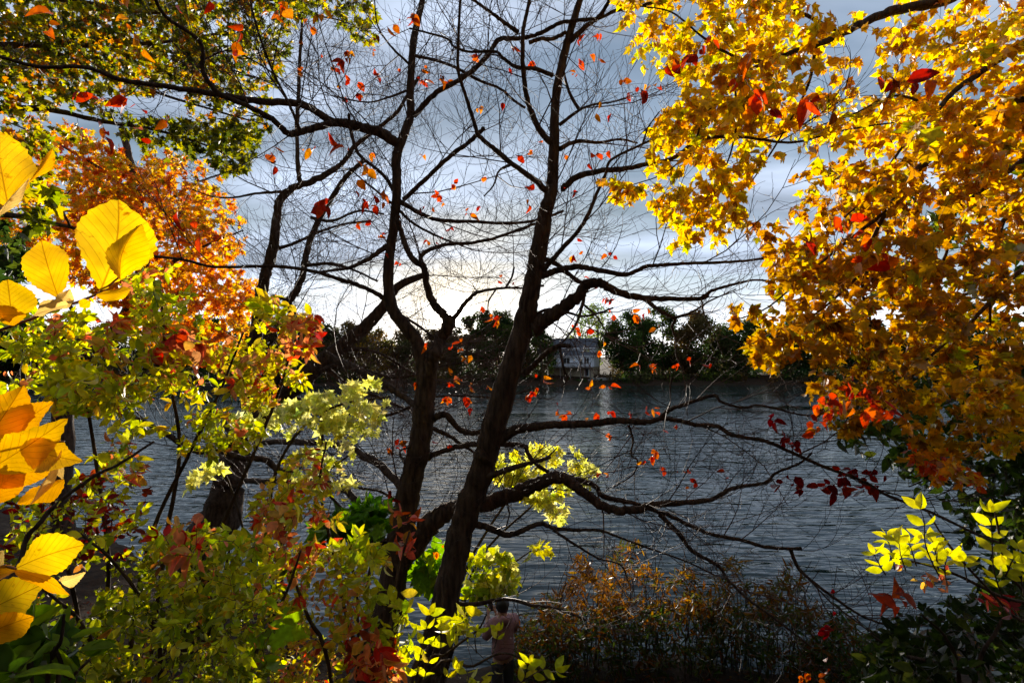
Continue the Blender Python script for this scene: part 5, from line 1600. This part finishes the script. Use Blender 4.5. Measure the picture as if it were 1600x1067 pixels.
def far_shore():
    T = [
        (30, 498, 150, 121, FG, 'dark round far tree nearest the left edge of the photo', {}),
        (115, 503, 110, 124, FB, 'brownish far tree just left of the pointed evergreen', {}),
        (185, 488, 70, 120, FG, 'pointed dark evergreen on the far shore behind the tall shrub', dict(cone=True, size=0.4)),
        (255, 500, 110, 125, FB, 'brown far tree behind the orange maple, right of the evergreen', {}),
        (345, 500, 120, 122, FG, 'dark green far tree behind the right half of the orange maple', {}),
        (425, 500, 110, 124, FB, 'brown far tree behind the stems of the shore tree', {}),
        (490, 506, 100, 119, FG, 'low dark far tree just right of the shore tree stems', {}),
        (548, 507, 100, 122, FB, 'brown thin far tree left of the orange-tinted one', dict(dens=28)),
        (590, 512, 56, 117, FO, 'orange-tinted far tree left of the forked trunk', {}),
        (634, 514, 80, 120, FB, 'low brown far tree behind the forked trunk', dict(dens=26)),
        (686, 514, 70, 121, FB, 'thin brown far tree one place left of the sun', dict(dens=24)),
        (708, 511, 46, 118, FB, 'brown bushy far tree directly below the sun', dict(dens=18, full=0.3, loose=1.0)),
        (747, 486, 46, 123, FG + FB[:1], 'narrow dark far tree just right of the sun', dict(dens=40, loose=1.05, full=0.25, low=0.3)),
        (778, 484, 92, 121, FG, 'big dark evergreen far tree between the two central trees', dict(dens=30)),
        (826, 483, 80, 124, FG, 'big dark far tree directly behind the leaning trunk', dict(dens=30)),
        (846, 512, 44, 118, FG, 'small dark tree at the left corner of the house', {}),
        (935, 470, 76, 132, FP, 'tall pale green airy tree behind the right end of the house roof', dict(dens=10, loose=0.75)),
        (905, 505, 50, 136, FP, 'pale tree top showing above the house ridge', dict(dens=8)),
        (985, 486, 90, 121, FG, 'dark round tree right beside the house', dict(dens=30)),
        (1035, 478, 80, 126, FG, 'tallest dark tree right of the house', dict(dens=30)),
        (1095, 486, 100, 122, FB + FG[:1], 'dark brown wide tree beyond the hanging maple leaves', dict(dens=24)),
        (1165, 500, 100, 123, FG, 'dark far tree behind the lowest left maple leaves', {}),
        (1250, 503, 110, 121, FB + FG, 'brown-green far tree seen through gaps in the maple', {}),
        (1340, 500, 120, 124, FG, 'dark far tree behind the middle of the maple', {}),
        (1440, 502, 120, 121, FB + FG, 'brown-green far tree behind the right half of the maple', {}),
        (1550, 498, 130, 123, FG, 'dark far tree nearest the right edge of the photo', {}),
    ]
    for px, top, w, Y, cols, lab, kw in T:
        far_tree(px, top, w, Y, cols, lab, **kw)
    cs, rs = [], []
    for x in np.arange(-190, 190, 1.5):
        if 7.5 < x < 21:
            Y, h = 115.5 + rng.uniform(-1, 1), 0.55
        else:
            Y, h = 115 + rng.uniform(-1.5, 5), rng.uniform(1.0, 2.6)
        Y += 2.5 * math.sin(x * 0.045) + 1.2 * math.sin(x * 0.13 + 1)
        cs.append(np.array([x + rng.uniform(-.6, .6), Y, float(gz(x, Y)) + h * 0.45]))
        rs.append(h)
    for x in np.arange(-200, 200, 2.6):
        if 6 < x < 24:
            continue
        for q in range(2):
            Y = 127 + rng.uniform(-3, 6)
            h = rng.uniform(2.0, 3.4)
            cs.append(np.array([x + rng.uniform(-1, 1), Y, float(gz(x, Y)) + h * (0.6 + 1.0 * q)]))
            rs.append(h)
    v, f, c = far_leaves(cs, rs, 34, 0.6, FG + FB, 0.9)
    o = link('shore_scrub', mesh_np('shore_scrub', v, f, M['leaf_far'], col=c))
    set_props(o, 'dark tangled undergrowth along the far shore', 'undergrowth', kind='stuff')


far_shore()


def added_woodland():  # foliage mass added out of view to block sky light from behind
    cs, rs = [], []
    for k in range(330):
        x = rng.uniform(-45, 45)
        y = rng.uniform(-30, -5)
        h = rng.uniform(2.0, 3.4)
        cs.append(np.array([x, y, float(gz(x, y)) + rng.uniform(0.5, 11)]))
        rs.append(h)
    v, f, c = far_leaves(cs, rs, 9, 0.85, FG + FB + FO, 0.9)
    o = link('added_woodland', mesh_np('added_woodland', v, f, M['leaf_far'], col=c))
    set_props(o, 'unseen wooded hillside added behind the viewpoint to deepen the shade', 'added_woodland', kind='stuff')


added_woodland()


def box(v, f, x0, x1, y0, y1, z0, z1):
    k = len(v)
    v += [(x0, y0, z0), (x1, y0, z0), (x1, y1, z0), (x0, y1, z0), (x0, y0, z1), (x1, y0, z1), (x1, y1, z1), (x0, y1, z1)]
    f += [(k, k + 3, k + 2, k + 1), (k + 4, k + 5, k + 6, k + 7), (k, k + 1, k + 5, k + 4), (k + 1, k + 2, k + 6, k + 5), (k + 2, k + 3, k + 7, k + 6), (k + 3, k, k + 4, k + 7)]


def boxes(name, lst, mat, parent):
    v, f = [], []
    for b in lst:
        box(v, f, *b)
    return link(name, mesh_py(name, v, f, mat), parent)


def house():
    M['siding'] = principled('pale_blue_siding', (0.72, 0.75, 0.80), 0.7, bump=0.3, bscale=1.0, stretch=(0.2, 0.2, 9), dist=0.02)
    M['shingle'] = principled('grey_shingle', (0.05, 0.055, 0.065), 0.9, col2=(0.08, 0.085, 0.10), nscale=2, bump=0.4, bscale=5, dist=0.03)
    M['trim'] = principled('white_trim', (0.72, 0.73, 0.74), 0.6)
    M['deckwood'] = principled('weathered_deck_wood', (0.12, 0.10, 0.085), 0.85, col2=(0.17, 0.14, 0.11), nscale=3)
    M['tan'] = principled('tan_masonry', (0.42, 0.34, 0.22), 0.85, bump=0.4, bscale=4)
    M['glass'] = principled('window_glass', (0.03, 0.04, 0.045), 0.05)
    M['lit_pane'] = principled('pale_yellow_lit_pane', (0.60, 0.56, 0.26), 0.8)  # yellow colour standing in for light showing through the panes
    Y = 122.0
    X = (891 - 800) / FPX * Y
    g = float(gz(X, Y))
    R = empty('lake_house', (X, Y, g), 'pale blue two-storey house with grey roof and deck across the lake', 'house')
    R.rotation_euler = (0, 0, math.radians(-19))
    boxes('basement_wall', [(-5.4, 5.4, 0, 8, -0.6, 2.2)], M['tan'], R)
    w1 = boxes('lower_wall', [(-5.5, 5.5, -0.05, 8.05, 2.2, 4.7)], M['siding'], R)
    # upper storey with gable ends
    v = [(-5.45, 2.4, 4.7), (5.45, 2.4, 4.7), (5.45, 8.0, 4.7), (-5.45, 8.0, 4.7), (-5.45, 2.4, 6.9), (5.45, 2.4, 6.9), (5.45, 8.0, 6.9), (-5.45, 8.0, 6.9), (-5.45, 5.2, 9.0), (5.45, 5.2, 9.0)]
    f = [(0, 1, 5, 4), (2, 3, 7, 6), (1, 2, 6, 9, 5), (3, 0, 4, 8, 7)]
    link('upper_wall', mesh_py('upper_wall', v, f, M['siding']), R)

    def slab(pts, t):
        """roof plate from 4 points with thickness"""
        v = [tuple(p) for p in pts] + [(p[0], p[1], p[2] + t) for p in pts]
        f = [(3, 2, 1, 0), (4, 5, 6, 7), (0, 1, 5, 4), (1, 2, 6, 5), (2, 3, 7, 6), (3, 0, 4, 7)]
        return v, f
    v, f = slab([(-5.9, 1.9, 6.55), (5.9, 1.9, 6.55), (5.9, 5.2, 9.02), (-5.9, 5.2, 9.02)], 0.18)
    v2, f2 = slab([(-5.9, 5.2, 9.03), (5.9, 5.2, 9.03), (5.9, 8.5, 6.55), (-5.9, 8.5, 6.55)], 0.18)
    f2 = [tuple(i + 8 for i in q) for q in f2]
    rf = link('roof', mesh_py('roof', v + v2, f + f2, M['shingle']), R)
    boxes('fascia', [(-5.92, 5.92, 1.84, 1.90, 6.50, 6.74)], M['trim'], rf)
    boxes('vent_pipe', [(1.0, 1.25, 4.2, 4.45, 8.2, 9.0)], M['trim'], rf)
    # lower hipped roof over the porch
    v = [(-5.9, -0.5, 4.72), (5.9, -0.5, 4.72), (5.9, 2.42, 5.3), (-5.9, 2.42, 5.3), (-1.6, 2.42, 6.15), (0.9, 2.42, 6.15), (-5.9, -0.5, 4.92), (5.9, -0.5, 4.92), (5.9, 2.42, 5.5), (-5.9, 2.42, 5.5)]
    f = [(0, 1, 7, 6), (0, 3, 2, 1), (1, 2, 8, 7), (0, 6, 9, 3), (6, 7, 5, 4), (7, 8, 5), (6, 4, 9)]
    pr = link('porch_roof', mesh_py('porch_roof', v, f, M['shingle']), R)
    boxes('gutter', [(-5.92, 5.92, -0.62, -0.505, 4.70, 4.86)], M['trim'], pr)

    def window(x, z, w, h, y, pane='glass', n=2):
        fr = boxes('window', [(x - w / 2 - 0.1, x + w / 2 + 0.1, y - 0.07, y - 0.003, z - 0.1, z), (x - w / 2 - 0.1, x + w / 2 + 0.1, y - 0.07, y - 0.003, z + h, z + h + 0.12), (x - w / 2 - 0.1, x - w / 2, y - 0.068, y - 0.003, z + 0.001, z + h - 0.001), (x + w / 2, x + w / 2 + 0.1, y - 0.068, y - 0.003, z + 0.001, z + h - 0.001), (x - 0.05, x + 0.05, y - 0.066, y - 0.003, z + 0.001, z + h - 0.001)], M['trim'], R)
        for i in range(n):
            a = x - w / 2 + i * w / n
            boxes('pane', [(a + 0.05, a + w / n - 0.05, y - 0.03, y - 0.004, z + 0.002, z + h - 0.002)], M[pane], fr)
    window(3.55, 5.55, 1.35, 1.1, 2.4, 'lit_pane')
    window(3.9, 2.95, 1.2, 1.35, -0.05)
    window(-4.2, 2.95, 1.4, 1.3, -0.05, 'lit_pane')
    window(-0.9, 2.95, 1.6, 1.3, -0.05)
    dr = boxes('door', [(2.2, 3.1, -0.10, -0.053, 2.21, 4.25)], M['trim'], R)
    boxes('pane', [(2.36, 2.94, -0.13, -0.102, 2.8, 4.1)], M['glass'], dr)
    dr = boxes('door', [(3.4, 4.5, -0.06, -0.003, -0.05, 1.95)], M['trim'], R)
    boxes('pane', [(3.55, 4.35, -0.09, -0.062, 0.1, 1.8)], M['glass'], dr)
    for x in (-5.35, -2.9, 0.95, 5.35):
        boxes('porch_post', [(x - 0.1, x + 0.1, -0.45, -0.25, 2.2, 4.71)], M['trim'], R)
    dk = boxes('deck', [(-6.6, 5.6, -3.2, -0.06, 1.98, 2.18)], M['deckwood'], R)
    for x in np.linspace(-6.4, 5.4, 6):
        boxes('deck_post', [(x - 0.09, x + 0.09, -3.1, -2.92, -1.0, 1.97)], M['deckwood'], dk)
    boxes('handrail', [(-6.6, 5.6, -3.2, -3.1, 3.12, 3.2), (-6.6, 5.6, -3.18, -3.12, 2.32, 2.38)], M['deckwood'], dk)
    b = [(x, x + 0.05, -3.175, -3.125, 2.19, 3.115) for x in np.arange(-6.55, 5.6, 0.16)]
    o = boxes('balusters', b, M['deckwood'], dk)
    o['kind'] = 'stuff'
    # low retaining wall by the water
    M['stone'] = principled('grey_field_stone', (0.20, 0.19, 0.17), 0.9, col2=(0.30, 0.28, 0.25), nscale=1.5, bump=0.6, bscale=3, dist=0.1)
    Xw = 21.5
    w = empty('retaining_wall', (Xw, 117.6, float(gz(Xw, 117.6)) - 0.2), 'low grey stone retaining wall right of the lake house', 'wall')
    for r in range(2):
        for k in range(8):
            x0 = -4 + k * 1.0 + (0.5 if r else 0)
            boxes('stone', [(x0, x0 + rng.uniform(0.9, 0.97), rng.uniform(-0.06, 0.02), 0.5, r * 0.42, r * 0.42 + 0.4)], M['stone'], w)


house()


# ------------------------------------------------------------------ the person by the water
def skin_mesh(name, verts, edges, radii, sub=2):
    me = bpy.data.meshes.new(name)
    me.from_pydata(verts, edges, [])
    me.update()
    o = bpy.data.objects.new(name, me)
    COL.objects.link(o)
    m = o.modifiers.new('skin', 'SKIN')
    m.use_smooth_shade = True
    s = o.modifiers.new('sub', 'SUBSURF')
    s.levels = s.render_levels = sub
    for i, r in enumerate(radii):
        d = me.skin_vertices[0].data[i]
        d.radius = r if isinstance(r, tuple) else (r, r)
        d.use_root = i == 0
    dg = bpy.context.evaluated_depsgraph_get()
    ev = o.evaluated_get(dg)
    out = bpy.data.meshes.new_from_object(ev)
    bpy.data.objects.remove(o)
    bpy.data.meshes.remove(me)
    out.polygons.foreach_set('use_smooth', [True] * len(out.polygons))
    return out


def person():
    M['skin'] = principled('skin', (0.42, 0.24, 0.16), 0.55)
    M['jacket'] = principled('mauve_pink_jacket', (0.26, 0.13, 0.14), 0.85, col2=(0.32, 0.17, 0.18), nscale=14, bump=0.5, bscale=11, dist=0.03)
    M['trousers'] = principled('dark_trousers', (0.03, 0.032, 0.04), 0.9, bump=0.3, bscale=14)
    M['hair'] = principled('black_hair', (0.012, 0.010, 0.009), 0.5, bump=0.6, bscale=60, stretch=(1, 1, 0.15))
    M['phone'] = principled('black_phone', (0.012, 0.012, 0.014), 0.25)
    M['shoe'] = principled('dark_shoe', (0.025, 0.022, 0.02), 0.7)
    d = 7.2
    p = P(786, 950, d)
    X, Y = p[0], p[1]
    g = float(gz(X, Y))
    R = empty('person', (X, Y, g), 'person in a mauve pink jacket photographing the lake beneath the leaning tree', 'person')
    R.rotation_euler = (0, 0, math.radians(28))     # local +y is where the person looks
    R.scale = (0.95, 0.95, 0.95)
    # body: pelvis root, spine, neck, head; arms lifted forward; legs
    V = [(0, 0, 0.92), (0, 0, 1.08), (0, 0.01, 1.24), (0, 0, 1.38), (0, 0.01, 1.46), (0, 0.03, 1.54), (0, 0.045, 1.63),
         (0.17, 0.0, 1.37), (0.22, 0.10, 1.17), (0.10, 0.33, 1.27), (0.06, 0.38, 1.34),
         (-0.17, 0.0, 1.37), (-0.22, 0.10, 1.17), (-0.10, 0.33, 1.27), (-0.06, 0.38, 1.34),
         (0.09, 0, 0.86), (0.10, 0.02, 0.48), (0.10, -0.01, 0.09), (0.11, 0.13, 0.04),
         (-0.09, 0, 0.86), (-0.10, 0.02, 0.48), (-0.10, -0.01, 0.09), (-0.11, 0.13, 0.04)]
    E = [(0, 1), (1, 2), (2, 3), (3, 4), (4, 5), (5, 6), (3, 7), (7, 8), (8, 9), (9, 10), (3, 11), (11, 12), (12, 13), (13, 14), (0, 15), (15, 16), (16, 17), (17, 18), (0, 19), (19, 20), (20, 21), (21, 22)]
    r = [(.15, .11), (.135, .10), (.15, .11), (.14, .10), .055, .085, .10, .062, .048, .036, .034, .062, .048, .036, .034, .085, .06, .045, .04, .085, .06, .045, .04]
    body = skin_mesh('body', V, E, r)
    body.materials.append(M['skin'])
    link('body', body, R)
    # jacket: torso and sleeves a little larger than the body
    Vj = [(0, 0, 0.84), (0, 0, 1.0), (0, 0, 1.12), (0, 0, 1.26), (0, 0, 1.38), (0, 0.0, 1.45), (0.18, 0, 1.38), (0.24, 0.09, 1.16), (0.115, 0.30, 1.255), (-0.18, 0, 1.38), (-0.24, 0.09, 1.16), (-0.115, 0.30, 1.255)]
    Ej = [(0, 1), (1, 2), (2, 3), (3, 4), (4, 5), (4, 6), (6, 7), (7, 8), (4, 9), (9, 10), (10, 11)]
    rj = [(.20, .15), (.19, .145), (.18, .14), (.19, .145), (.17, .13), .09, .092, .072, .055, .092, .072, .055]
    jk = skin_mesh('jacket', Vj, Ej, rj)
    jk.materials.append(M['jacket'])
    j = link('jacket', jk, R)
    hd = skin_mesh('hood', [(0.10, -0.07, 1.47), (0.0, -0.135, 1.44), (-0.10, -0.07, 1.47)], [(0, 1), (1, 2)], [(.045, .06), (.06, .075), (.045, .06)])
    hd.materials.append(M['jacket'])
    link('hood', hd, j)
    for s in (1, -1):
        t = skin_mesh('trouser_leg', [(s * 0.085, 0, 0.88), (s * 0.10, 0.02, 0.48), (s * 0.10, -0.01, 0.10)], [(0, 1), (1, 2)], [.105, .08, .07])
        t.materials.append(M['trousers'])
        link('trouser_leg', t, R)
        t = skin_mesh('shoe', [(s * 0.10, -0.05, 0.05), (s * 0.105, 0.06, 0.05), (s * 0.11, 0.17, 0.04)], [(0, 1), (1, 2)], [.048, .05, .042])
        t.materials.append(M['shoe'])
        link('shoe', t, R)
        # hand with four fingers and a thumb around the phone
        hx = s * 0.06
        hand = skin_mesh('hand', [(hx, 0.37, 1.33), (hx, 0.40, 1.38), (hx, 0.405, 1.42),
                                  (hx - s * 0.03, 0.44, 1.44), (hx - s * 0.055, 0.445, 1.44),
                                  (hx - s * 0.032, 0.44, 1.42), (hx - s * 0.058, 0.445, 1.42),
                                  (hx - s * 0.032, 0.44, 1.40), (hx - s * 0.055, 0.445, 1.40),
                                  (hx - s * 0.028, 0.435, 1.38), (hx - s * 0.048, 0.44, 1.38),
                                  (hx - s * 0.02, 0.385, 1.385), (hx - s * 0.035, 0.385, 1.41)],
                         [(0, 1), (1, 2), (2, 3), (3, 4), (2, 5), (5, 6), (1, 7), (7, 8), (1, 9), (9, 10), (1, 11), (11, 12)],
                         [.026, (.018, .030), (.016, .026), .010, .008, .010, .008, .010, .008, .009, .007, .011, .009], 1)
        hand.materials.append(M['skin'])
        link('hand', hand, R)
    # hair: a cap with a short back
    v, f = [], []
    nu, nv = 18, 10
    for i in range(nv):
        th = math.pi * 0.02 + i / (nv - 1) * math.pi * 0.66
        for k in range(nu):
            ph = 2 * math.pi * k / nu
            lim = 1.0
            front = math.sin(ph)
            t2 = th * (0.62 + 0.38 * (0.5 - 0.5 * front)) if front > -0.2 else th * 1.05
            rr = 0.112 * (1 + 0.03 * rng.standard_normal())
            v.append((rr * 0.92 * math.sin(t2) * math.cos(ph), 0.04 + rr * 1.12 * math.sin(t2) * math.sin(ph), 1.615 + rr * 1.16 * math.cos(t2)))
    for i in range(nv - 1):
        for k in range(nu):
            a, b = i * nu + k, i * nu + (k + 1) % nu
            f.append((a, b, b + nu, a + nu))
    f.append(tuple(range(nu)))
    link('hair', mesh_py('hair', v, f, M['hair'], smooth=True), R)
    # ears and nose on the head
    for s in (1, -1):
        e = skin_mesh('ear', [(s * 0.098, 0.04, 1.60), (s * 0.106, 0.035, 1.63)], [(0, 1)], [(.012, .016), (.014, .018)], 1)
        e.materials.append(M['skin'])
        link('ear', e, R)
    e = skin_mesh('nose', [(0, 0.135, 1.63), (0, 0.155, 1.60)], [(0, 1)], [.008, .014], 1)
    e.materials.append(M['skin'])
    link('nose', e, R)
    # phone held upright
    ph = empty('phone', (0, 0, 0), 'small dark phone held up by the person at the shore', 'phone')
    c, s = math.cos(math.radians(28)), math.sin(math.radians(28))
    lx, ly, lz = 0.0, 0.425 * 0.95, 1.43 * 0.95
    ph.location = (X + lx * c - ly * s, Y + lx * s + ly * c, g + lz)
    ph.rotation_euler = (math.radians(-8), 0, math.radians(28))
    boxes('case', [(-0.037, 0.037, -0.004, 0.004, -0.075, 0.075)], M['phone'], ph)
    boxes('lens', [(-0.028, -0.010, 0.0045, 0.0065, 0.045, 0.063)], M['glass'], ph)


person()


# ------------------------------------------------------------------ fallen leaves on the bank
def litter():
    n = 9000
    x = rng.uniform(-9, 9, n)
    y = rng.uniform(0.5, 11, n)
    ok = y < shore_y(x) - 0.05
    x, y = x[ok], y[ok]
    n = len(x)
    pos = np.stack([x, y, gz(x, y) + 0.035], -1)
    ax = rng.standard_normal((n, 3)) * [1, 1, 0.25]
    ax = norm(ax)
    nr = np.array([0, 0, 1.0]) + rng.standard_normal((n, 3)) * 0.3
    nr -= ax * (nr * ax).sum(1, keepdims=True)
    nr = norm(nr)
    sd = np.cross(ax, nr)
    cols = np.array([(0.11, 0.04, 0.015), (0.17, 0.07, 0.02), (0.07, 0.03, 0.015), (0.20, 0.03, 0.015), (0.24, 0.14, 0.02)])
    cl = cols[rng.integers(0, 5, n)] * (1 + 0.2 * rng.standard_normal((n, 1))).clip(0.5, 1.5)
    pv, pf = proto_oval(0.6, 0.35, 0.3, rows=2)
    s = rng.uniform(0.05, 0.10, n)[:, None, None]
    w = pos[:, None] + s * (sd[:, None] * pv[None, :, :1] + ax[:, None] * pv[None, :, 1:2] + nr[:, None] * pv[None, :, 2:3])
    f = (pf[None] + (np.arange(n) * len(pv))[:, None, None]).reshape(-1, 3)
    o = link('leaf_litter', mesh_np('leaf_litter', w.reshape(-1, 3), f, M['leaf'], col=np.repeat(cl, len(pv), 0)))
    set_props(o, 'brown and red fallen leaves strewn over the bank', 'leaf litter', kind='stuff')


litter()
